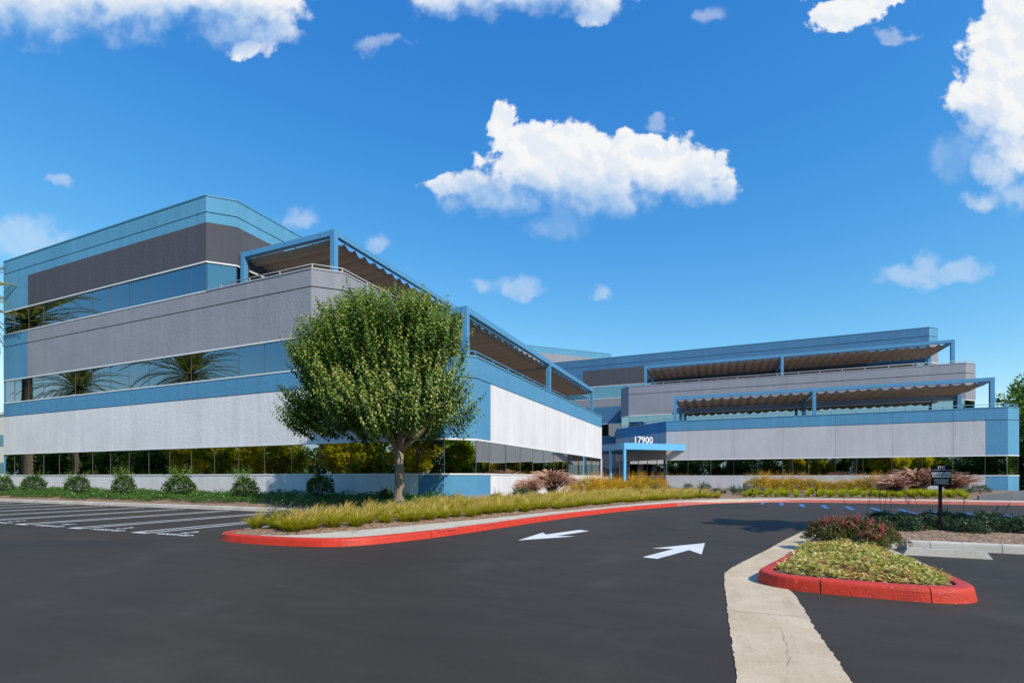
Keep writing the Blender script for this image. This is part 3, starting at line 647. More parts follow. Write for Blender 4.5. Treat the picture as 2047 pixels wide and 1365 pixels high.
f.panels(u, 9.9, Z['s3'], m); f.windows(u, Z['s3'], Z['h3'], 'teal_pane'); f.panels(u, Z['h3'], Z['p3'], m); f.panels(u, Z['p3'], Z['g3'], lambda u: 'light_blue_stucco'); f.panels(u, Z['g3']+.05, Z['top'], lambda u: 'light_blue_stucco'); f.coping(Z['top'], 'cap_blue')
solid(RW, 'light_block', [(-5.0, t1+i), (18.35, t1+i), (19.4-i, t1+1.05), (19.3, 70), (-8, 70), (-8, t1+3.4)], .1, 5.35, 'dark_backing')  # dark blocks added inside this wing to keep light out
solid(RW, 'light_block', [(-9.65, t2+i), (18.45, t2+i), (19.5-i, t2+1.05), (19.35, 70), (-10.55, 70), (-10.55, t2+1.05)], 5.36, 9.95, 'dark_backing')
solid(RW, 'light_block', [(-23.9, t3+i), (18.05, t3+i), (19.1-i, t3+1.05), (18.95, 72), (-23.9, 72)], 5.4, 15.6, 'dark_backing')
solid(RW, 'light_block', [(-23.9, 60.9), (-10.9, 60.9), (-10.9, 72), (-23.9, 72)], .1, 5.35, 'dark_backing')
solid(RW, 'roof_deck', [(-4.98, t1+.14), (18.35, t1+.14), (19.25, t1+1.05), (19.2, 55), (18.4, t2-.02), (-9.8, t2-.02), (-10.6, 55), (-10.55, 52.55)], 5.37, 5.42, 'roof_deck')
solid(RW, 'roof_deck', [(-9.6, t2+.14), (18.45, t2+.14), (19.35, t2+1.05), (19.2, 62), (18, t3-.02), (-10.5, t3-.02), (-10.55, 55.1)], 9.97, 10.02, 'roof_deck')
solid(RW, 'roof_deck', [(-23, 60.15), (-10.8, 60.15), (-10.8, 60.98), (-23, 60.98)], 5.37, 5.42, 'roof_deck')
under(RW)

# ---- far tower behind
TW = thing('stair_tower', 'plain grey tower with pale blue top band rising behind both office wings', 'tower', (-20, 66, 0))
f = Facade(TW, (-33, 62), (-16.75, 78.25)); u = list(np.linspace(0, f.len, 7))
f.panels(u, 4, 19.75, lambda u: 'mid_grey_stucco', .006); f.panels(u, 19.75, 20.6, lambda u: 'light_blue_stucco', .006); f.coping(20.6, 'cap_blue')
solid(TW, 'light_block', [(-32.8, 62.4), (-17.0, 78.2), (-30, 91), (-46, 75)], .1, 20.4, 'dark_backing'); under(TW)

# ------------------------------------------------------------------ railings
def railing(pts, z, mat, label, close=.0):
    root = thing('railing', label, 'railing', (pts[0][0], pts[0][1], z))
    P = [Vector((p[0], p[1], 0)) for p in pts]; h = .21
    b = MB().tube([(p.x, p.y, z+h) for p in P], .024, 8); b.build('top_rail', mat, root, True)
    for a, c in zip(P[:-1], P[1:]):
        d = c-a; n = max(1, round(d.length/1.8))
        for k in range(n+(1 if c is P[-1] else 0)):
            q = a+d*(k/n); MB().box(q.x-.02, q.x+.02, q.y-.02, q.y+.02, z-.01, z+h-.012).build('baluster', mat, root)
    under(root)
zr = Z['s2']+.07; zu = Z['s3']+.07
railing([(-16.4, 17.72), (-10.66, 17.72), (-9.72, 18.66), (-9.72, 41.2)], zr, 'steel_blue', 'low blue handrail on the white and blue parapet behind the round tree')
railing([(-23.9, 17.72), (-17.76, 17.72), (-16.82, 18.66), (-16.82, 45.8)], zu, 'rail_grey', 'low grey handrail on the grey parapet of the wing with the round tree')
railing([(-10.6, 52.55), (-5.0, 46.93), (18.35, 46.93), (19.27, 47.85)], zr, 'steel_blue', 'low blue handrail on the blue parapet above the house number wall')
railing([(-10.5, 55.0), (-9.65, 54.13), (18.45, 54.13), (19.37, 55.05)], zu, 'rail_grey', 'low grey handrail on the grey upper parapet of the entrance wing')

# ------------------------------------------------------------------ pergolas with slung cloth
def pergola(O, a, b, stations, width, zd, zt, label):
    """O corner on the outer line, a along the outer line, b inwards"""
    O = Vector((*O, 0)); a = Vector((*a, 0)); b = Vector((*b, 0)); rz = math.atan2(a.y, a.x); flip = a.cross(b).z < 0
    root = thing('pergola', label, 'pergola', (O.x, O.y, zd))
    def beam(name, s0, s1, w0, w1, z0, z1):
        V = []
        for z in (z0, z1):
            for (s, w) in ((s0, w0), (s1, w0), (s1, w1), (s0, w1)): V.append(O+a*s+b*w+Vector((0, 0, z)))
        F = [(0, 3, 2, 1), (4, 5, 6, 7), (0, 1, 5, 4), (1, 2, 6, 5), (2, 3, 7, 6), (3, 0, 4, 7)]
        if flip: F = [q[::-1] for q in F]
        return obj(name, mesh(name, V, F), root, 'steel_blue')
    pw = .13; bh = .27
    for s in stations:
        for w in (0, width): beam('post', s-pw, s+pw, w-pw, w+pw, zd, zt)
        beam('cross_beam', s-pw+.02, s+pw-.02, pw, width-pw, zt-bh, zt-.006)
        for q in (.12, .5, .88):
            p = O+a*(s-pw+.01)+b*(width*q)+Vector((0, 0, zt-.09)); e = p-a*.05
            MB().tube([tuple(p), tuple(e)], .022, 6).build('bolt', 'bolt_metal', root)
    for s0, s1 in zip(stations[:-1], stations[1:]):
        for w in (0, width): beam('long_beam', s0+pw, s1-pw, w-pw+.01, w+pw-.01, zt-bh, zt-.003)
        n = max(4, round((s1-s0-.5)/.74)); m = 6; nw = 8
        us = np.linspace(s0+.14, s1-.14, n*m+1); V = []; Fs = []
        sagk = [rnd.uniform(.85, 1.15) for _ in range(n+1)]
        for iu, uu in enumerate(us):
            k, r = divmod(iu, m); fr = r/m; sag = .19*sagk[min(k, n-1)]*(1-(2*fr-1)**2)
            for iw in range(nw+1):
                w = .16+(width-.32)*iw/nw; zz = zt-.30-sag*(1+.10*math.sin(iw*1.7+k))-.05*math.sin(math.pi*iw/nw)
                p = O+a*float(uu)+b*w; V.append((p.x, p.y, zz))
        for iu in range(n*m):
            for iw in range(nw): q = iu*(nw+1)+iw; Fs.append((q, q+1, q+nw+2, q+nw+1))
        c = obj('shade_cloth', mesh('shade_cloth', V, Fs, True), root, 'shade_cloth')
        so = c.modifiers.new('thick', 'SOLIDIFY'); so.thickness = .012
        for iw in (0, nw//2, nw):
            cord = MB(); pts = []
            for iu in range(n*m+1): p = V[iu*(nw+1)+iw]; pts.append((p[0], p[1], p[2]-.022 if iw == nw//2 else p[2]+.03))
            cord.tube(pts, .011, 5).build('cord', 'rail_grey', c, True)
        for k in range(n+1):
            p0 = Vector(V[k*m*(nw+1)]); p1 = Vector(V[k*m*(nw+1)+nw]); MB().tube([tuple(p0+Vector((0, 0, .03))), tuple(p1+Vector((0, 0, .03)))], .016, 6).build('batten', 'bolt_metal', c)
    under(root)
pergola((-10.42, 19.1), (0, 1), (-1, 0), [0, 10.95, 21.9], 6.05, 5.42, 8.68, 'blue steel pergola with brown slung cloth on the white walled terrace beside the round tree')
pergola((-17.5, 18.85), (0, 1), (-1, 0), [0, 11.1, 22.2], 6.15, 10.02, 13.25, 'blue steel pergola with brown slung cloth on the upper terrace above the round tree')
pergola((-4.4, 48.0), (1, 0), (0, 1), [0, 11.0, 22.35], 5.75, 5.42, 8.68, 'blue steel pergola with scalloped cloth on the lower terrace of the entrance wing')
pergola((-8.1, 55.2), (1, 0), (0, 1), [0, 13.0, 26.1], 5.5, 10.02, 13.28, 'blue steel pergola with scalloped cloth on the upper terrace of the entrance wing')

# ------------------------------------------------------------------ entrance canopy with the house number
CN = thing('entrance_canopy', 'flat bright blue steel entrance canopy on slim posts carrying the house number', 'canopy', (-7.95, 42.28, 0))
N0 = Vector((-7.95, 42.28, 0)); A45 = Vector((.7071, .7071, 0)); B45 = Vector((-.7071, .7071, 0))
def cbox(name, a0, a1, b0, b1, z0, z1, mat):
    V = [N0+A45*a+B45*b+Vector((0, 0, z)) for z in (z0, z1) for (a, b) in ((a0, b0), (a1, b0), (a1, b1), (a0, b1))]
    return obj(name, mesh(name, V, [(0, 3, 2, 1), (4, 5, 6, 7), (0, 1, 5, 4), (1, 2, 6, 5), (2, 3, 7, 6), (3, 0, 4, 7)]), CN, mat)
cbox('fascia', 0, 6.38, 0, .14, 3.67, 4.22, 'canopy_blue'); cbox('fascia', 0, .14, .14, 8.2, 3.67, 4.22, 'canopy_blue'); cbox('fascia', .14, 5.2, 8.06, 8.2, 3.67, 4.22, 'canopy_blue')
cbox('roof_sheet', .14, 5.2, .14, 8.06, 4.02, 4.12, 'canopy_blue')
for k in range(1, 5): cbox('purlin', .14, 5.2, .14+1.6*k, .26+1.6*k, 3.80, 4.02, 'canopy_blue')
cbox('post', .0, .2, .02, .22, .1, 3.67, 'canopy_blue'); cbox('post', .0, .18, 2.15, 2.33, .1, 3.67, 'canopy_blue'); cbox('post', .0, .18, 7.9, 8.08, .1, 3.67, 'canopy_blue')
nm = text_mesh('17900', .80, .02, 'letter_white', 'LEFT', .004)
p = N0+A45*.95+B45*.05
obj('house_number', nm, CN, None, (p.x, p.y, 4.23), (R(90), 0, R(45))); under(CN)

# ------------------------------------------------------------------ sign, wheel stop, ramp wall, path lights
SG = thing('parking_sign', 'black reserved parking sign on a square black post in the dark shrub strip', 'sign', (4.05, 13.0, .14), R(6))
MB().box(-.024, .024, .0, .048, 0, 1.02).build('post', 'sign_black', SG)
MB().box(-.172, .172, -.022, -.004, .99, 1.40).build('panel', 'sign_black', SG)
MB().box(-.18, .178, -.025, -.003, 1.31, 1.315).build('divider', 'sign_white', SG)
for (t, sz, z, bo) in (('ITC', .082, 1.335, .002), ('RESERVED', .070, 1.222, .002), ('PARKING', .070, 1.160, .002)):
    o = obj('lettering', text_mesh(t, sz, .001, 'sign_white', bold=bo), SG, None, (0, -.0245, z), (R(90), 0, 0)); o.scale.x = 1.08 if t != 'ITC' else 1
for k in range(5):
    ln = .25 if k != 3 else .17; n = 11 if k != 3 else 8; b = MB(); x = -ln/2
    while x < ln/2:
        w = rnd.uniform(.014, .03); b.box(x, min(x+w, ln/2), -.0245, -.022, 1.115-.0215*k, 1.115-.0215*k+.009); x += w+.007
    b.build('small_print', 'sign_white', SG)
WS = thing('wheel_stop', 'grey concrete wheel stop at the kerb beside the traffic island', 'wheel stop', (2.72, 10.42, 0), R(-2))
bm = MB(); pr = [(-.09, 0), (.09, 0), (.055, .115), (-.055, .115)]
V = [(x+(.07 if z > .05 and x == 0 else (-.07 if z > .05 else 0)), y, z) for x in (0, 1.15) for (y, z) in pr]
obj('block', mesh('block', V, [(0, 1, 2, 3)[::-1], (4, 5, 6, 7), (0, 4, 5, 1)[::-1], (1, 5, 6, 2)[::-1], (2, 6, 7, 3)[::-1], (3, 7, 4, 0)[::-1]]), WS, 'curb_concrete')
for x in (.3, .85): MB().tube([(x, 0, .112), (x, 0, .119)], .014, 10).build('pin', 'bolt_metal', WS)
RWALL = thing('ramp_wall', 'low grey concrete ramp wall sloping up beside the far kerb', 'wall', (11.8, 32.9, .1))
for k, (x0, x1, za, zb) in enumerate(((0, 1.75, .26, .55), (1.76, 5.5, .55, .60), (5.51, 12, .60, .62))):
    V = [(x0, 0, 0), (x1, 0, 0), (x1, .22, 0), (x0, .22, 0), (x0, 0, za), (x1, 0, zb), (x1, .22, zb), (x0, .22, za)]
    obj('wall_section', mesh('wall_section', V, [(0, 3, 2, 1), (4, 5, 6, 7), (0, 1, 5, 4), (1, 2, 6, 5), (2, 3, 7, 6), (3, 0, 4, 7)]), RWALL, 'concrete_wall')
pl_head = None
for k, (x, y) in enumerate(((-6.7, 18.6), (-5.3, 22.3), (-3.9, 25.2), (-1.35, 28.35), (1.3, 31.2), (4.6, 32.7), (8.4, 33.1), (-8.1, 14.2))):
    r = thing('path_light', 'small black stake light at the mulch edge along the curving walk', 'path light', (x, y, .14), 0, 'path lights along the walk')
    if pl_head is None:
        b = MB().tube([(0, 0, 0), (0, 0, .40)], .012, 8); m1 = mesh('stake', b.v, b.f, True); m1.materials.append(MATS['sign_black'])
        b = MB().tube([(0, 0, .36), (0, 0, .40), (0, 0, .47), (0, 0, .485)], [.022, .045, .045, .02], 12); m2 = mesh('lamp_head', b.v, b.f); m2.materials.append(MATS['sign_black']); pl_head = (m1, m2)
    obj('stake', pl_head[0], r); obj('lamp_head', pl_head[1], r)

# ------------------------------------------------------------------ foliage tools
LEAF = np.array([(0, 0, 0), (-.5, .38, .06), (.5, .38, .06), (0, .5, 0), (-.3, .75, -.02), (.3, .75, -.02), (0, 1.0, -.16)], float)
LEAF_F = np.array([(0, 3, 1), (0, 2, 3), (1, 3, 4), (3, 2, 5), (4, 3, 6), (3, 5, 6)])
DIA = np.array([(0, 0, 0), (-.5, .5, .05), (.5, .5, .05), (0, 1, -.08)], float); DIA_F = np.array([(0, 2, 1), (1, 2, 3)])
def norm(a): return a/(np.linalg.norm(a, axis=-1, keepdims=True)+1e-9)
def leaves(name, pos, d, up, length, width, tint, simple=False):
    tv, tf = (DIA, DIA_F) if simple else (LEAF, LEAF_F); n = len(pos)
    d = norm(d); x = norm(np.cross(d, up)); z = np.cross(x, d)
    length = np.broadcast_to(length, (n,)); width = np.broadcast_to(width, (n,))
    V = pos[:, None, :]+x[:, None, :]*(tv[None, :, :1]*width[:, None, None])+d[:, None, :]*(tv[None, :, 1:2]*length[:, None, None])+z[:, None, :]*(tv[None, :, 2:]*length[:, None, None])
    F = (tf[None]+np.arange(n)[:, None, None]*len(tv)).reshape(-1, 3)
    return np_mesh(name, V.reshape(-1, 3), F, np.repeat(tint, len(tv)))
def rdir(n): return norm(rng.normal(size=(n, 3)))
def shoots(starts, dirs, length, nl, ll, lw, droop=.5, bend=.25, tint0=.5, tintr=.25, tip=.25):
    """leafy shoots: alternate drooping leaves along slightly curving twigs"""
    n = len(starts); tint0 = tint0+rng.normal(0, .14, n); P = []; D = []; U = []; T = []; LL = []
    side0 = norm(np.cross(dirs, np.array([.1, .2, .97]))); side1 = np.cross(side0, dirs)
    for k in range(nl):
        f = (k+.5)/nl; c = starts+dirs*(length*f)[:, None]+np.array([0, 0, 1.0])*((f*f)*bend*length)[:, None]
        a = k*2.4+rng.uniform(-.5, .5, n); o = side0*np.cos(a)[:, None]+side1*np.sin(a)[:, None]
        P.append(c); D.append(norm(o*.9+dirs*.35+np.array([0, 0, -1.0])*droop*rng.uniform(.3, 1.4, (n, 1)))); U.append(norm(dirs*.6+np.array([0, 0, 1.0])+rng.normal(0, .25, (n, 3))))
        T.append(np.clip(tint0+rng.normal(0, tintr, n)+tip*max(0, f-.55), 0, 1)); LL.append(ll*(1-.45*f**3)*rng.uniform(.8, 1.2, n))
    P, D, U = map(np.concatenate, (P, D, U)); LL = np.concatenate(LL)
    return P, D, U, LL, LL*lw, np.concatenate(T)

# ------------------------------------------------------------------ the round tree
def round_tree():
    base = Vector((-10.9, 15.0, .36)); root = thing('broadleaf_tree', 'round dense green tree with grey trunk standing in front of the office corner', 'tree', base); root.scale = (1.05,)*3
    fork = Vector((.02, .0, 1.85)); C = np.array([-.50, -.28, 4.50]); RAD = np.array([3.45, 2.55, 2.40])
    MB().tube([(0, 0, -.15), (.0, .0, .1), (.02, 0, .6), (-.01, .01, 1.1), (.0, 0, 1.5), tuple(fork)], [.24, .19, .165, .15, .15, .155], 14).build('trunk', 'bark', root, True)
    ncl = 150; cd = rdir(ncl*3); cd = cd[(cd[:, 2] > -.80)][:ncl]; rr = rng.uniform(.55, .80, len(cd)); rr[::5] *= .6
    cc = C+cd*RAD*rr[:, None]; cc[:, 2] = np.maximum(cc[:, 2], 3.35-.22*np.hypot(cc[:, 0]-C[0], cc[:, 1]-C[1]))
    na = 40; aa = rng.uniform(0, 6.283, na); ar = rng.uniform(2.0, 3.0, na); cc = np.concatenate([cc, np.stack([C[0]+np.cos(aa)*ar, C[1]+np.sin(aa)*ar*.85, 2.55+.10*ar+rng.uniform(0, .4, na)], 1)])
    # limbs reach from the fork to groups of clusters
    ends = []
    for k, (az, el, ln) in enumerate([(172, 30, 2.6), (205, 55, 2.4), (150, 66, 2.3), (100, 55, 1.9), (60, 70, 2.4), (25, 50, 2.2), (2, 26, 2.5), (320, 48, 2.0), (275, 60, 2.0), (240, 42, 1.9)]):
        d = Vector((math.cos(R(az))*math.cos(R(el)), math.sin(R(az))*math.cos(R(el)), math.sin(R(el))))
        pts = [fork-Vector((0, 0, .12))]; cur = fork.copy(); dd = d.copy()
        for q in range(5):
            dd = (dd+Vector((rnd.gauss(0, .12), rnd.gauss(0, .12), .10))).normalized(); cur = cur+dd*ln/5; pts.append(cur.copy())
        MB().tube([tuple(p) for p in pts], [.115, .10, .082, .068, .056, .045], 9).build('limb', 'bark', root, True); ends.append((pts[3], pts[5]))
    tw = MB(); 
    for c in cc:
        e = min((q for p in ends for q in p), key=lambda q: (q-Vector(c)).length); m = (e+Vector(c))/2+Vector((rnd.gauss(0, .12), rnd.gauss(0, .12), -.08))
        tw.tube([tuple(e), tuple(m), tuple(c)], [.035, .024, .012], 5, False)
    o = tw.build('twigs', 'bark', root, True)
    ns = 15; st = np.repeat(cc, ns, 0)+rng.normal(0, .24, (len(cc)*ns, 3))
    foc = C+np.array([.4, .2, -2.6]); dr = norm(norm(st-foc)*1.15+np.array([-.10, -.05, .45])+rng.normal(0, .10, st.shape)); ln = rng.uniform(.8, 1.45, len(st))
    q = (st+dr*ln[:, None]*.9-C)/RAD; over = np.linalg.norm(q, axis=1); st = st-dr*np.clip((over-1.06), 0, .6)[:, None]*2.4
    sp = rdir(150); sp = sp[sp[:, 2] > .05]; st = np.concatenate([st, C+sp*RAD*.90]); dr = np.concatenate([dr, norm(sp*.5+np.array([0, 0, 1.0])+rng.normal(0, .12, sp.shape))]); ln = np.concatenate([ln, rng.uniform(.6, .95, len(sp))])
    me = leaves('crown', *shoots(st, dr, ln, 36, .145, .54, .95, .10, .43, .13, .95))
    c = obj('crown', me, root, 'tree_leaf'); c['kind'] = 'stuff'
round_tree()

# ------------------------------------------------------------------ shrubs, grasses, covers (prototypes then copies)
def place(name, parts, label, cat, loc, rz=0.0, sc=1.0, group=None):
    """a thing at loc from (part name, shared mesh) pairs"""
    sc = sc if isinstance(sc, tuple) else (sc,)*3
    if len(parts) == 1 and parts[0][0] is None:
        o = obj(name, parts[0][1]); o.location = loc; o.rotation_euler = (0, 0, rz); o.scale = sc; return tag(o, label, cat, group)
    r = thing(name, label, cat, loc, rz, group); r.scale = sc
    for n, me in parts: obj(n, me, r)
    return r
def setmat(me, m): me.materials.append(MATS[m]); return me
def ball_shrub(n, rx, rz, ll, lw, mat, t0, tr, upshoots=0, h0=.1, simple=False, ush=.5):
    d = rdir(n); d[:, 2] = np.abs(d[:, 2])*1.0-.15*rng.random(n); r = rng.uniform(.45, 1.0, n)**.5
    lumpy = 1+.16*np.sin(d[:, 0]*5+d[:, 2]*4)*np.cos(d[:, 1]*6+1)
    p = d*np.array([rx, rx, rz])*(r*lumpy)[:, None]+np.array([0, 0, h0]); p[:, 2] = np.maximum(p[:, 2], .01)
    ld = norm(d*.8+rdir(n)*.7+np.array([0, 0, .25])); up = norm(d+np.array([0, 0, .8])+rng.normal(0, .3, (n, 3)))
    t = np.clip(t0+rng.normal(0, tr, n)+.15*(r-.8), 0, 1); L = ll*rng.uniform(.7, 1.25, n); W = L*lw
    if upshoots:
        a = rng.uniform(0, 6.28, upshoots); el = rng.uniform(.7, 1.35, upshoots)
        dd = np.stack([np.cos(a)*np.cos(el), np.sin(a)*np.cos(el), np.sin(el)], 1); st = dd*np.array([rx, rx, rz])*.75+np.array([0, 0, h0])
        q = shoots(st, dd, ush*rng.uniform(.6, 1.2, upshoots), 16, ll*1.2, lw, .1, .1, .9, .12, .1)
        p = np.concatenate([p, q[0]]); ld = np.concatenate([ld, q[1]]); up = np.concatenate([up, q[2]]); L = np.concatenate([L, q[3]]); W = np.concatenate([W, q[4]]); t = np.concatenate([t, q[5]])
    return setmat(leaves('foliage', p, ld, up, L, W, t, simple), mat)
def stems(n, rx, h, rad=.012):
    b = MB()
    for k in range(n):
        a = rnd.uniform(0, 6.28); r = rx*rnd.uniform(.3, .8); b.tube([(.05*math.cos(a), .05*math.sin(a), -.03), (r*.5*math.cos(a), r*.5*math.sin(a), h*.45), (r*math.cos(a), r*math.sin(a), h)], [rad, rad*.8, rad*.4], 5)
    return setmat(mesh('stem', b.v, b.f, True), 'twig')
# shrubs along the left wall
hs = [[('foliage', ball_shrub(1900, .58, .62, .085, .55, 'shrub_leaf', .42, .18, us, .30, False, .62)), ('stem', stems(7, .5, .7))] for us in (16, 30, 8, 34)]
hl = ['rounded light green shrub by the base wall at the painted end of the office', 'broad dark green shrub with loose shoots by the pale base wall', 'upright shrub with bright yellow green shoots by the pale base wall', 'large dark shrub with many long pale shoots by the pale base wall', 'dense dark shrub with a pale top beside the edge of the tree shadow', 'dark shaded shrub at the base wall under the round tree', 'small leafy shrub beside the painted blue corner of the base wall']
for k, (x, v, sc, lb) in enumerate(((5, 0, .9, 'small green shrub by the base wall near the parking stall end of the wing'), (68, 2, 1.0, hl[0]), (155, 0, 1.1, hl[1]), (247, 1, 1.0, hl[2]), (360, 3, 1.1, hl[3]), (490, 1, 1.05, hl[4]), (640, 2, 1.15, hl[5]), (772, 0, .5, hl[6]))):
    X = (x-1023.5)/1000; t = 16.0; s = t*(math.cos(YAW)*X-math.sin(YAW))/(math.sin(YAW)*X+math.cos(YAW))
    place('wall_shrub', hs[v], lb, 'shrub', (s, t, float(berm_z(np.array(s), np.array(t)))-.03), rnd.uniform(0, 6), (sc*rnd.uniform(.8, 1.1), sc*rnd.uniform(.8, 1.1), sc*rnd.uniform(.95, 1.3)), 'shrubs along the office wall')
# green ground cover on the berm
n = 60000; x = rng.uniform(-58, -9.9, n); y = 14.35+rng.random(n)**.9*3.0; edge = 14.45+.22*np.sin(x*1.3)+.15*np.sin(x*3.7+1); ok = y > edge; x, y = x[ok], y[ok]
hh = .09+.16*np.clip(np.sin(x*2.3+y)*np.sin(y*3.1-x*.7)+.6, 0, 1.3); z = berm_z(x, y)+hh*rng.random(len(x))
d = norm(rdir(len(x))*np.array([1, 1, .4])+np.array([0, 0, .35]))
me = leaves('ground_cover', np.stack([x, y, z], 1), d, norm(np.array([0, 0, 1.0])+rng.normal(0, .35, (len(x), 3))), rng.uniform(.08, .15, len(x)), rng.uniform(.035, .06, len(x)), np.clip(.5+rng.normal(0, .22, len(x)), 0, 1), True)
stuff(obj('ground_cover', me, None, 'cover_leaf'), 'low green ground cover in front of the office base wall', 'ground cover')

def blades(n, h, spread, w, lean=(0, 0), seg=4, arch=.55, r0=.07, tints=(0, .6), seed=0.0, curl=1.0):
    a = rng.uniform(0, 6.283, n); sp = rng.random(n)**.7*spread; H = h*rng.uniform(.6, 1.05, n)
    b0 = np.stack([np.cos(a)*r0*rng.random(n), np.sin(a)*r0*rng.random(n), np.zeros(n)], 1)
    out = np.stack([np.cos(a)*sp+lean[0]*h, np.sin(a)*sp+lean[1]*h, np.zeros(n)], 1)
    V = []; T = []; isseed = rng.random(n) < seed
    perp = np.stack([-np.sin(a+rng.normal(0, .8, n)), np.cos(a), np.zeros(n)], 1); perp = norm(perp)
    tb = rng.uniform(tints[0], tints[1], n)
    for k in range(seg+1):
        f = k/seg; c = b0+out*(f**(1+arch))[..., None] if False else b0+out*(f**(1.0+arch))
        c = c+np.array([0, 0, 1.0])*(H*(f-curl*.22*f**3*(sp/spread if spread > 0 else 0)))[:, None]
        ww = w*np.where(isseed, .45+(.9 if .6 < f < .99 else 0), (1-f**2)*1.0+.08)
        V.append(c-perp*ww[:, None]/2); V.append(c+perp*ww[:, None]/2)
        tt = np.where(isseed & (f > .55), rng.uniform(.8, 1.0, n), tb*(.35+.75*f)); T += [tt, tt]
    V = np.stack(V, 1); T = np.stack(T, 1); K = 2*(seg+1)
    F = np.array([(2*k, 2*k+1, 2*k+3, 2*k+2) for k in range(seg)])[None]+(np.arange(n)*K)[:, None, None]
    return V.reshape(-1, 3), F.reshape(-1, 4), T.reshape(-1)
def blade_mesh(name, mat, *parts):
    V = []; F = []; T = []; o = 0
    for v_, f_, t_ in parts: V.append(v_); F.append(f_+o); T.append(t_); o += len(v_)
    return setmat(np_mesh(name, np.concatenate(V), np.concatenate(F), np.clip(np.concatenate(T), 0, 1)), mat)
lean = (.24, .10)
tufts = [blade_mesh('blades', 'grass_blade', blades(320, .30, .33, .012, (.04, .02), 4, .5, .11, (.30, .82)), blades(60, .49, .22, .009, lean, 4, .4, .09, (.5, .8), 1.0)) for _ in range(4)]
limes = [blade_mesh('blades', 'lime_blade', blades(230, .42, .22, .012, (.02, .01), 4, .6, .09, (.3, .9))) for _ in range(3)]
# tufts on the peninsula in rows behind the walk
count = 0
front = win[(win[:, 1] < 29.6)]; Nf = path_normals(front)
Ls = np.concatenate([[0], np.cumsum(np.linalg.norm(np.diff(front, axis=0), axis=1))])
for row in range(6):
    off = .62+.50*row; s = .25+.25*(row % 2)
    while s < Ls[-1]:
        k = int(np.searchsorted(Ls, s)); k = min(k, len(front)-1); p = front[k]+Nf[k]*(off+rnd.uniform(-.14, .14)); s += rnd.uniform(.40, .54)*(1.0 if row < 3 else 1.35)
        if p[0] < -9.75 and p[1] < 13.6: continue
        if p[0] < -9.35 and p[1] > 16.8: continue
        if row > 3 and p[1] < 12: continue
        if math.hypot(p[0]+8.3, p[1]-24.6) < 1.0: continue
        zz = float(pen_z(np.array(p[0]), np.array(p[1])))-.02
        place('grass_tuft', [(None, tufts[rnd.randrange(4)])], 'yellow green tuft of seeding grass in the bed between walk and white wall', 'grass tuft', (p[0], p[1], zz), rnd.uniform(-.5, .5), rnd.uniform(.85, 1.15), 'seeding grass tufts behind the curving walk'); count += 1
for (x, y) in [(-9.45+.5*k+rnd.uniform(-.1, .1), 7.75+.10*k*0+rnd.uniform(-.1, .3)) for k in range(3)]:
    place('grass_tuft', [(None, tufts[0])], 'yellow green tuft of seeding grass in the bed between walk and white wall', 'grass tuft', (x, y, float(pen_z(np.array(x), np.array(y)))), rnd.uniform(-.5, .5), 1.0, 'seeding grass tufts behind the curving walk')
# lime tufts on the far bed
for row in range(3):
    x = .9+.3*row
    while x < 11.6:
        k = int(np.argmin(np.abs(win[:, 0]-x)+np.where(win[:, 1] < 29, 99, 0))); y = win[k, 1]+.75+.62*row+rnd.uniform(-.15, .15)
        place('grass_tuft', [(None, limes[rnd.randrange(3)])], 'bright lime grass tuft in the bed before the entrance wing windows', 'grass tuft', (x, y, float(pen_z(np.array(x), np.array(y)))-.02), rnd.uniform(0, 6), rnd.uniform(.95, 1.3), 'lime grass tufts along the far kerb')
        x += rnd.uniform(.42, .62)+.10*row
# purple fountain grass
def fountain():
    p = [blades(800, 1.30, .75, .014, (0, 0), 6, 1.0, .16, (.0, .5), 0, 1.5)]
    n = 300; a = rng.uniform(0, 6.283, n); el = rng.uniform(.75, 1.5, n); L = rng.uniform(1.0, 1.7, n); V = []; F = []; T = []; o = 0
    for k in range(n):
        pts = []
        for q in range(9):
            f = q/8; r = L[k]*math.cos(el[k])*f*(1+.25*f)+(.20*max(0, f-.7)/.3*.9); zz = L[k]*math.sin(el[k])*f-.30*max(0, f-.62)**2/.14
            pts.append(((r*math.cos(a[k])), (r*math.sin(a[k])), max(zz, .02)))
        pts = np.array(pts); rad = np.array([.005]*5+[.020, .028, .024, .006]); tt = np.array([.3]*5+[.75, .9, 1.0, 1.0])
        dv = norm(np.gradient(pts, axis=0)); x = norm(np.cross(dv, np.array([.2, .1, .97]))); y = np.cross(dv, x)
        ring = np.concatenate([(pts+x*rad[:, None]*math.cos(g)+y*rad[:, None]*math.sin(g))[:, None] for g in (0, 2.09, 4.19)], 1).reshape(-1, 3)
        ff = [(q*3+g, q*3+(g+1) % 3, (q+1)*3+(g+1) % 3, (q+1)*3+g) for q in range(8) for g in range(3)]
        V.append(ring); F.append(np.array(ff)+o); T.append(np.repeat(tt*rng.uniform(.85, 1.0), 3)); o += len(ring)
    p.append((np.concatenate(V), np.concatenate(F), np.concatenate(T)))
    return blade_mesh('plumes', 'fountain_blade', *p)
fm = [fountain(), fountain()]
for (x, y, sc, k, lb) in ((-8.3, 24.4, 1.02, 0, 'tall bushy purple fountain grass against the white side wall'), (-9.0, 23.0, .70, 1, 'smaller purple fountain grass tucked beside the tall clump at the white wall'),
                       (9.9, 35.4, 1.18, 1, 'big purple fountain grass clump before the entrance wing, beside the parking sign'), (11.7, 36.0, .98, 0, 'purple fountain grass clump leaning behind the parking sign post'), (8.7, 34.6, .8, 0, 'low purple fountain grass at the edge of the orange shrubs')):
    place('fountain_grass', [(None, fm[k])], lb, 'grass clump', (x, y, float(pen_z(np.array(x), np.array(y)))-.02), rnd.uniform(0, 6), sc, 'purple fountain grass clumps')
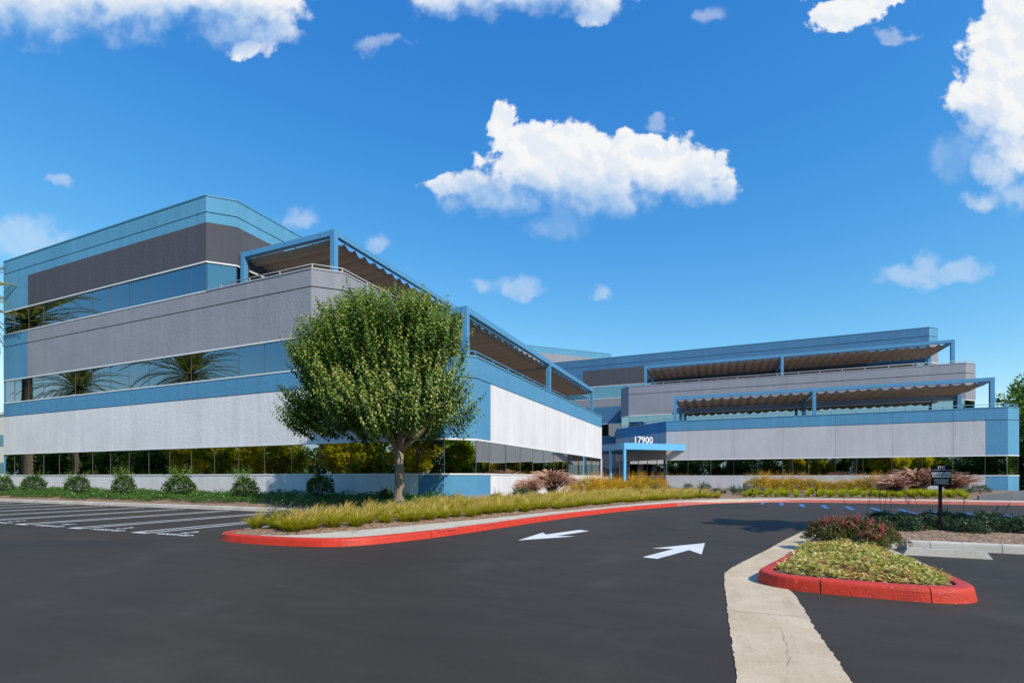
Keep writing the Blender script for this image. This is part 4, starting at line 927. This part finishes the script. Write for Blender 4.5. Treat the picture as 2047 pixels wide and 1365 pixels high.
# orange shrubs
osh = [[('foliage', ball_shrub(1500, .55, .52, .07, .35, 'orange_shrub_leaf', .5+.1*k, .22, 14, .16)), ('stem', stems(5, .4, .5))] for k in range(3)]
op = [(-8.0+.62*k*.35, 27.2+.95*k, 'a') for k in range(10)]+[(-6.6+.3*k, 27.0+1.0*k, 'a') for k in range(9)]+[(1.7+.78*k, 35.4+.12*k+rnd.uniform(-.3, .3), 'b') for k in range(11)]+[(2.2+.9*k, 37+rnd.uniform(-.3, .3), 'b') for k in range(8)]
for (x, y, w) in op:
    place('orange_shrub', osh[rnd.randrange(3)], 'golden orange leafed shrub in the bed by the white side wall and canopy post' if w == 'a' else 'golden orange leafed shrub in the row behind the lime grass tufts', 'shrub', (x+rnd.uniform(-.2, .2), y, float(pen_z(np.array(x), np.array(y)))-.03), rnd.uniform(0, 6), rnd.uniform(1.0, 1.45), 'orange shrubs by the side wall' if w == 'a' else 'orange shrubs behind lime grass')
# agaves and spiky plants
def agave(n, L, w, mat, up=.75):
    V = []; F = []; T = []; o = 0
    for k in range(n):
        a = k*2.4+rnd.uniform(-.2, .2); el = R(80)-(k/n)**.8*R(80)*up+rnd.uniform(-.08, .08); l = L*rnd.uniform(.75, 1.1); d = np.array([math.cos(a)*math.cos(el), math.sin(a)*math.cos(el), math.sin(el)]); s = np.array([-math.sin(a), math.cos(a), 0]); u = np.cross(s, d)*-1
        t = rnd.uniform(0, 1)
        for f, ww in ((0, .5), (.35, 1), (.7, .7), (1, .04)):
            c = d*l*f+np.array([math.cos(a), math.sin(a), 0])*.04-np.array([0, 0, 1])*(.12*l*f*f); V += [c-s*w*ww/2, c+u*w*.16*ww, c+s*w*ww/2]; T += [t*.8, t*.6, t]
        for q in range(3):
            b = o+q*3; F += [(b, b+1, b+4, b+3), (b+1, b+2, b+5, b+4)]
        o += 12
    return setmat(np_mesh('leaves', np.array(V), np.array(F), np.array(T)), mat)
ag = [agave(34, .75, .07, 'agave_leaf'), agave(30, .6, .10, 'blue_agave_leaf'), agave(44, .55, .05, 'agave_leaf', .6)]
for (x, y, k, sc, lb) in ((-5.6, 34, 1, 1.1, 'blue grey agave beside the blue canopy post'), (-4.4, 33, 0, 1.1, 'pale green spiky agave beside the blue agave at the canopy'), (-3.4, 33.4, 0, .8, 'small spiky agave before the entrance windows'), (-2.6, 36, 2, 1.0, 'dark green spiky rosette beneath the entrance window corner'),
        (-1.6, 37.5, 0, 1.2, 'tall striped agave at the bend of the gravel path'), (.3, 35.5, 2, 1.1, 'green spiky agave just past the gravel path'), (-.2, 33.2, 2, .8, 'small dark agave low at the path edge'), (1.0, 34.2, 0, 1.15, 'wide pale agave next to the first lime grass tufts'),
        (1.9, 33.6, 0, .95, 'pale yellow green agave among lime grass tufts'), (2.0, 38, 1, 1.1, 'blue grey agave behind the orange shrub row'), (-4.9, 36, 1, .9, 'blue grey agave under the entrance canopy edge'), (-6.8, 46.2, 2, 1.5, 'large green spiky plant beneath the entrance window')):
    place('agave', [(None, ag[k])], lb, 'agave', (x, y, float(pen_z(np.array(x), np.array(y)))-.02), rnd.uniform(0, 6), sc)
# grey green filler shrubs
gsh = [[('foliage', ball_shrub(1100, .42, .34, .06, .4, 'olive_leaf', .55, .2, 8, .1)), ('stem', stems(4, .3, .35))] for _ in range(2)]
for (x, y, sc, lb) in ((-9.2, 8.25, .85, 'grey green bushy plant at the tip of the grass bed by the stalls'), (-9.3, 16.4, .8, 'loose grey green plant at the foot of the blue corner wall'), (-8.6, 18.3, .8, 'grey green plant beneath the blue painted side wall'), (-8.8, 21.6, 1.1, 'grey green plant between blue wall paint and purple grass'),
        (-.6, 31.6, .9, 'low blue green mat plant beside the gravel path'), (.6, 32.4, .8, 'second low blue green mat plant after the gravel path'), (12.3, 36.6, 1.2, 'dark green shrub before the blue end of the entrance wing'), (13.4, 37.2, 1.2, 'dark green shrub next to the ramp wall'), (10.6, 37.5, 1.2, 'grey green shrub behind the purple grass and sign'),
        (-3.0, 44.0, 1.0, 'low green shrub at the corner of the entrance windows'), (-1.6, 44.5, 1.0, 'low green shrub below the first front window of the entrance wing')):
    place('low_shrub', gsh[rnd.randrange(2)], lb, 'shrub', (x, y, float(pen_z(np.array(x), np.array(y)))-.02), rnd.uniform(0, 6), sc)

# ------------------------------------------------------------------ traffic island planting
n = 11500; x = rng.uniform(.4, 2.4, n); y = rng.uniform(6.6, 10.2, n)
isl_in = [(1.15, 9.9), (.98, 8.8), (.56, 7.25), (.62, 6.95), (1.0, 6.78), (1.9, 6.72), (2.2, 6.85), (2.33, 7.3), (2.36, 8.0), (2.36, 10.2)]
ok = in_poly(x, y, isl_in); x, y = x[ok], y[ok]; dd = np.clip(poly_dist(x, y, isl_in)/.3, 0, 1)
hh = (.035+.06*dd)*(.75+.5*np.sin(x*11+y*5)*np.sin(y*9-x*4)); z = isl_z(x, y)+hh*(.45+.55*rng.random(len(x)))
d = norm(rdir(len(x))*np.array([1, 1, .3])+np.array([0, 0, .30])); t = np.clip(.50+rng.normal(0, .22, len(x))+.25*(rng.random(len(x)) < .16)+.18*np.clip(np.sin(x*3.1+y*2.3), 0, 1), 0, 1)
me = leaves('ground_cover', np.stack([x, y, z], 1), d, norm(np.array([0, 0, 1.0])+rng.normal(0, .4, (len(x), 3))), rng.uniform(.045, .085, len(x)), rng.uniform(.022, .038, len(x)), t)
stuff(obj('ground_cover', me, None, 'yellow_cover_leaf'), 'yellow green leafy ground cover filling the red kerbed island', 'ground cover')
rs = [[('foliage', ball_shrub(2600, .36, .33, .045, .5, 'red_shrub_leaf', .17, .26, 22, .05, False, .16)), ('stem', stems(6, .3, .35))] for _ in range(2)]
for (x, y, sc, lb) in ((1.62, 10.35, 1.0, 'red leafed shrub at the kerb side of the island shrub group'), (2.05, 10.5, 1.15, 'tallest red leafed shrub in the middle of the island group'), (2.35, 10.25, .9, 'red leafed shrub nearest the wheel stop'), (1.95, 11.2, 1.0, 'red leafed shrub behind the island group'), (2.15, 9.75, .7, 'low bronze shrub at the edge of the yellow ground cover')):
    place('red_shrub', rs[rnd.randrange(2)], lb, 'shrub', (x, y, .16), rnd.uniform(0, 6), sc*1.0, 'red shrubs on the island')
ds = [[('foliage', ball_shrub(2300, .42, .36, .055, .5, 'olive_leaf', .48, .22, 0, .06)), ('stem', stems(6, .35, .3))] for _ in range(3)]
for k in range(30):
    row = k % 2; x = 2.95+.40*(k//2)*1.25+.25*row+rnd.uniform(-.1, .1); y = 13.0+1.1*row+rnd.uniform(-.2, .2)
    if math.hypot(x-4.05, y-13.0) < .33: y += .45
    place('strip_shrub', ds[rnd.randrange(3)], 'dark green small leaved shrub in the strip around the parking sign', 'shrub', (x, y, .17), rnd.uniform(0, 6), rnd.uniform(.70, .92), 'dark shrubs in the sign strip')
spk = blade_mesh('blades', 'olive_leaf', blades(90, .34, .20, .022, (0, 0), 3, .4, .08, (.3, .8)))
for k in range(7):
    x = 2.7+rnd.uniform(0, 5.5); y = 13.6+rnd.uniform(-.4, .8); place('strap_plant', [(None, spk)], 'strap leaved plant poking out among the dark strip shrubs', 'plant', (x, y, .18), rnd.uniform(0, 6), rnd.uniform(.9, 1.25), 'strap plants in the sign strip')
fb_ = rng.random(160)
def flower_mesh():
    b = rdir(60); p = b*np.array([.03, .03, .045]); return setmat(leaves('flower_head', p, b+np.array([0, 0, -.3]), rdir(60), .035, .012, rng.random(60), True), 'flower')
fl = flower_mesh()
for k, (x, y, h, bx, fl_on) in enumerate(((2.55, 13.6, .80, -.12, 0), (2.95, 13.9, .84, .10, 0), (3.2, 13.7, .80, -.04, 0), (3.3, 14.0, .86, .08, 0), (3.75, 13.4, .62, -.14, 1), (3.85, 13.3, .72, -.16, 1), (4.75, 14.0, .66, .02, 0), (5.0, 13.6, .54, .2, 0), (5.1, 13.5, .6, .24, 0), (4.4, 13.9, .48, .05, 0), (6.1, 14.0, .7, .1, 1), (3.5, 14.2, .7, 0, 0))):
    r = thing('flower_stalk', 'thin stalk with an orange flower head above the strip shrubs' if fl_on else 'thin bare brown flower stalk above the strip shrubs', 'flower stalk', (x, y, .18), 0, 'orange flower stalks' if fl_on else 'bare flower stalks')
    MB().tube([(0, 0, 0), (bx*.3, 0, h*.4), (bx*.7, .0, h*.75), (bx, 0, h)], [.006, .005, .0045, .003], 5).build('stalk', 'stalk', r, True)
    if fl_on: obj('flower_head', fl, r, None, (bx, 0, h))
    else: MB().tube([(bx*.75, 0, h*.8), (bx*.9, 0, h*.9), (bx, 0, h*1.02)], [.007, .011, .003], 5).build('seed_head', 'stalk', r, True)

# ------------------------------------------------------------------ palms
def palm_meshes(h, seed, nf=58, L=3.9, tr=.33):
    r = random.Random(seed); b = MB(); pts = []; rad = []
    for k in range(int(h/.16)): pts.append((.02*math.sin(k*.3), .02*math.cos(k*.2), k*.16)); rad.append((tr*(1.25-.25*min(1, k*.16/1.5)))*(1.05 if k % 2 else .95))
    pts.append((0, 0, h)); rad.append(tr*1.35); b.tube(pts, rad, 14); trunk = setmat(mesh('trunk', b.v, b.f, True), 'palm_bark')
    P = []; D = []; U = []; LL = []; T = []; rv = MB()
    for k in range(nf):
        a = k*2.4; f = k/nf; el = R(82)-f*R(112); l = L*r.uniform(.85, 1.08)*(.75+.35*math.sin(math.pi*min(1, f*1.2))); pos = np.array([0, 0, h+.1]); el0 = el; pp = []
        dry = .97 if f > .92 else r.uniform(.35, .8); hd = np.array([math.cos(a), math.sin(a), 0]); step = l/18
        for q in range(19):
            d = hd*math.cos(el0)+np.array([0, 0, math.sin(el0)]); pp.append(pos.copy())
            if q > 2:
                s = np.array([-math.sin(a), math.cos(a), 0]); n_ = np.cross(s, d)
                ll = .68*math.sin(math.pi*min(.97, .12+.88*q/18))**.6
                for sd in (-1, 1):
                    for h2 in (0, .5):
                        P.append(pos+d*step*h2); D.append(d*.75+s*sd*.75+n_*-.18*r.uniform(.2, 1)); U.append(n_*-1+s*sd*.4); LL.append(ll*r.uniform(.85, 1.1)); T.append(min(1, max(0, dry+r.gauss(0, .08))))
            pos = pos+d*step; el0 -= R(3.2+1.7*q/18*2)*(.6+.6*f)
        rv.tube([tuple(p) for p in pp[::3]], [.035, .028, .022, .016, .012, .009, .006][:len(pp[::3])], 4)
    lv = setmat(leaves('fronds', np.array(P), np.array(D), np.array(U), np.array(LL), .095, np.array(T), True), 'palm_leaf')
    rc = setmat(mesh('frond_ribs', rv.v, rv.f), 'palm_leaf')
    return [('trunk', trunk), ('fronds', lv), ('frond_ribs', rc)]
pm = palm_meshes(11.1, 3, 78, 5.4); pm2 = palm_meshes(12.3, 5, 84, 5.6)
place('palm_tree', pm2, 'tall date palm at the far end of the office front beside the painted corner', 'palm', (-47.9, 15.4, .2), 0, 1.0)
place('palm_tree', pm, 'date palm across the stalls mirrored near the middle of the window bands', 'palm', (-49.3, 2.2, 0), 1, 1.0)
place('palm_tree', pm, 'date palm across the stalls mirrored near the painted end of the window bands', 'palm', (-69, 2.2, 0), 2, 1.02)
ps = palm_meshes(6.4, 9, 28, 2.1, .2)
place('palm_tree', ps, 'slim palm in the sign strip throwing frond shadows onto the drive', 'palm', (8.6, 11.6, .15), .5, 1.0)
place('palm_tree', ps, 'slim palm further along the sign strip shading the blue parking symbol', 'palm', (15.3, 16.9, .0), 2.0, 1.0)

# ------------------------------------------------------------------ further trees
def crown_tree(seed, h, rx, rz, n, mat, t0):
    r = random.Random(seed); zc = h-rz
    b = MB().tube([(0, 0, -.1), (.03, .02, zc*.4), (0, .05, zc*.8), (.05, 0, zc+.3*rz)], [.2, .15, .12, .05], 9)
    for k in range(7):
        a = k*.9+r.random(); b.tube([(0, 0, zc*.6), (.45*rx*math.cos(a), .45*rx*math.sin(a), zc*.8), (.8*rx*math.cos(a), .8*rx*math.sin(a), zc+r.uniform(-.2, .6)*rz)], [.09, .06, .02], 6)
    tm = setmat(mesh('trunk', b.v, b.f, True), 'bark')
    nc = 46; c = rdir(nc)*np.array([rx, rx, rz])*rng.uniform(.45, .95, (nc, 1))+np.array([0, 0, zc]); k = rng.integers(0, nc, n)
    p = c[k]+rdir(n)*(rng.random((n, 1))**.4)*rx*.30; d = norm(p-np.array([0, 0, zc-1])+rng.normal(0, 1.2, (n, 3)))
    t = np.clip(t0+rng.normal(0, .18, n)+.2*(rng.random(nc)[k]-.5), 0, 1)
    return [('trunk', tm), ('crown', setmat(leaves('crown', p, d, norm(np.array([0, 0, 1.0])+rng.normal(0, .5, (n, 3))), rng.uniform(.22, .42, n), rng.uniform(.13, .22, n), t, True), mat))]
gold = [crown_tree(1, 6.2, 2.3, 2.5, 6500, 'gold_leaf', .6), crown_tree(2, 5.6, 2.0, 2.3, 6000, 'gold_leaf', .45)]
dark = [crown_tree(3, 7.0, 2.6, 3.0, 6500, 'dark_leaf', .55), crown_tree(4, 6.2, 2.3, 2.7, 6000, 'dark_leaf', .65)]
k = 0
for x in np.arange(-24, -92, -4.3):
    g = x > -50; m = (gold if g else dark)[k % 2]; k += 1
    place('lot_tree', m, 'yellowing tree in the row facing the office windows across the stalls' if g else 'dark green tree in the row facing the office windows across the stalls', 'tree', (x+rnd.uniform(-.5, .5), 1.0+rnd.uniform(-1.2, .8)-(0 if g else 1.5), 0), rnd.uniform(0, 6), rnd.uniform(.9, 1.1), 'yellow trees across the stalls' if g else 'dark trees across the stalls')
for x in np.arange(-14, 50, 4.2):
    g = rnd.random() < .42; m = (gold if g else dark)[k % 2]; k += 1
    place('lot_tree', m, 'yellowing tree in the row facing the entrance wing windows' if g else 'dark green tree in the row facing the entrance wing windows', 'tree', (x+rnd.uniform(-.6, .6), -13+rnd.uniform(-1.2, 1.2), 0), rnd.uniform(0, 6), rnd.uniform(.95, 1.25), 'yellow trees behind the viewpoint' if g else 'dark trees behind the viewpoint')
def hedge_mesh(n):
    x = rng.uniform(-3, 3, n); z = 3.3*rng.random(n)**.8; y = rng.uniform(-.7, .7, n)*(1-.25*z/3.3)+.25*np.sin(x*2+z*3)
    return [('foliage', setmat(leaves('foliage', np.stack([x, y, z+.1*np.sin(x*3)], 1), norm(rdir(n)+np.array([0, 0, .3])), rdir(n), rng.uniform(.2, .34, n), rng.uniform(.12, .2, n), np.clip(.45+rng.normal(0, .2, n), 0, 1), True), 'dark_leaf')), ('stem', stems(9, 1.6, 2.2, .04))]
hm = hedge_mesh(4200)
for k, (x, y, a) in enumerate([(-21-5.6*i, -2.6, 0) for i in range(13)]+[(-22+5.6*i, -16.5, 0) for i in range(14)]+[(24+4.2*i, -2-3.5*i, R(-40)) for i in range(4)]):
    place('hedge', hm, 'tall unseen hedge added behind the row of trees to darken window reflections', 'hedge', (x, y, 0), a, 1.0, 'unseen hedges added for window reflections')  # unseen hedges added so gaps below the tree crowns reflect dark
for (x, y, g, lb) in ((22.5, -.8, 1, 'bright yellow tree first in the row mirrored in the angled corner window'), (24.5, -3.5, 1, 'yellowing tree at the lot edge mirrored in the angled corner window'), (27.5, -5.5, 1, 'taller yellow tree at the lot edge mirrored in the angled corner window'), (31, -8, 0, 'dark tree at the lot edge behind the yellow pair')):
    place('lot_tree', (gold if g else dark)[0], lb, 'tree', (x, y, 0), 1, 1.1)
bt = crown_tree(8, 9.5, 3.6, 4.2, 11000, 'dark_leaf', .6)
place('background_tree', bt, 'large dark tree beside the blue end of the entrance wing', 'tree', (23.0, 52.0, 0), .4, 1.0)
for k, (x, y) in enumerate(((36, 56), (42, 61), (48, 58), (55, 65))): place('background_tree', bt, ['first', 'second', 'third', 'fourth'][k]+' unseen tree added past the entrance wing to darken its end window', 'tree', (x, y, 0), k, .9)  # out-of-view trees added to darken what the angled end pane reflects
place('background_tree', bt, 'dark tree further behind the entrance wing end', 'tree', (27, 58, 0), 2.4, 1.05)
place('background_tree', dark[0], 'lower dark tree at the foot of the entrance wing end', 'tree', (22.6, 50.2, 0), 2.4, .55)
for k, (x, y) in enumerate(((22, 60), (27.5, 61), (33, 62), (38.5, 63))): place('hedge', hm, 'tall dark hedge standing behind the large dark tree at the entrance wing end', 'hedge', (x, y, 0), .2*k, 1.3, 'hedges past the entrance wing')
bsh = [[('foliage', ball_shrub(1600, .9, .9, .10, .5, 'cover_leaf', .6, .2, 10, .2)), ('stem', stems(5, .6, .7))]]
place('low_shrub', bsh[0], 'rounded green shrub past the blue end of the entrance wing', 'shrub', (20.9, 47.6, .1), 0, 1.0)
# cream building beyond the far end of the left wing, hedge in front
CB = thing('office_building', 'distant cream office block with teal window band beyond the painted corner', 'building', (-120, 40, 0))
MB().box(-30, 30, 0, 20, 0, 11).build('wall', 'cream_wall', CB)
MB().box(-30.05, 30.05, -.06, -.01, 6.2, 7.9).build('window_band', 'teal_glass', CB); MB().box(-30.05, 30.05, -.06, -.01, 2.0, 3.6).build('window_band', 'teal_glass', CB); MB().box(-30.2, 30.2, -.2, 20.2, 11, 11.4).build('coping', 'cream_wall', CB)
for k, (x, y) in enumerate(((-58, 19.5), (-62, 21), (-67, 22.5), (-72, 23))):
    place('background_tree', gold[k % 2] if k % 2 else dark[1], ['dark bushy tree past the painted end of the office front', 'yellowing tree second past the painted end of the office front', 'dark bushy tree third past the painted end of the office front', 'yellowing tree farthest past the painted end of the office front'][k], 'tree', (x, y, 0), k, .75)
print('tufts', count, 'objects', len(bpy.data.objects))
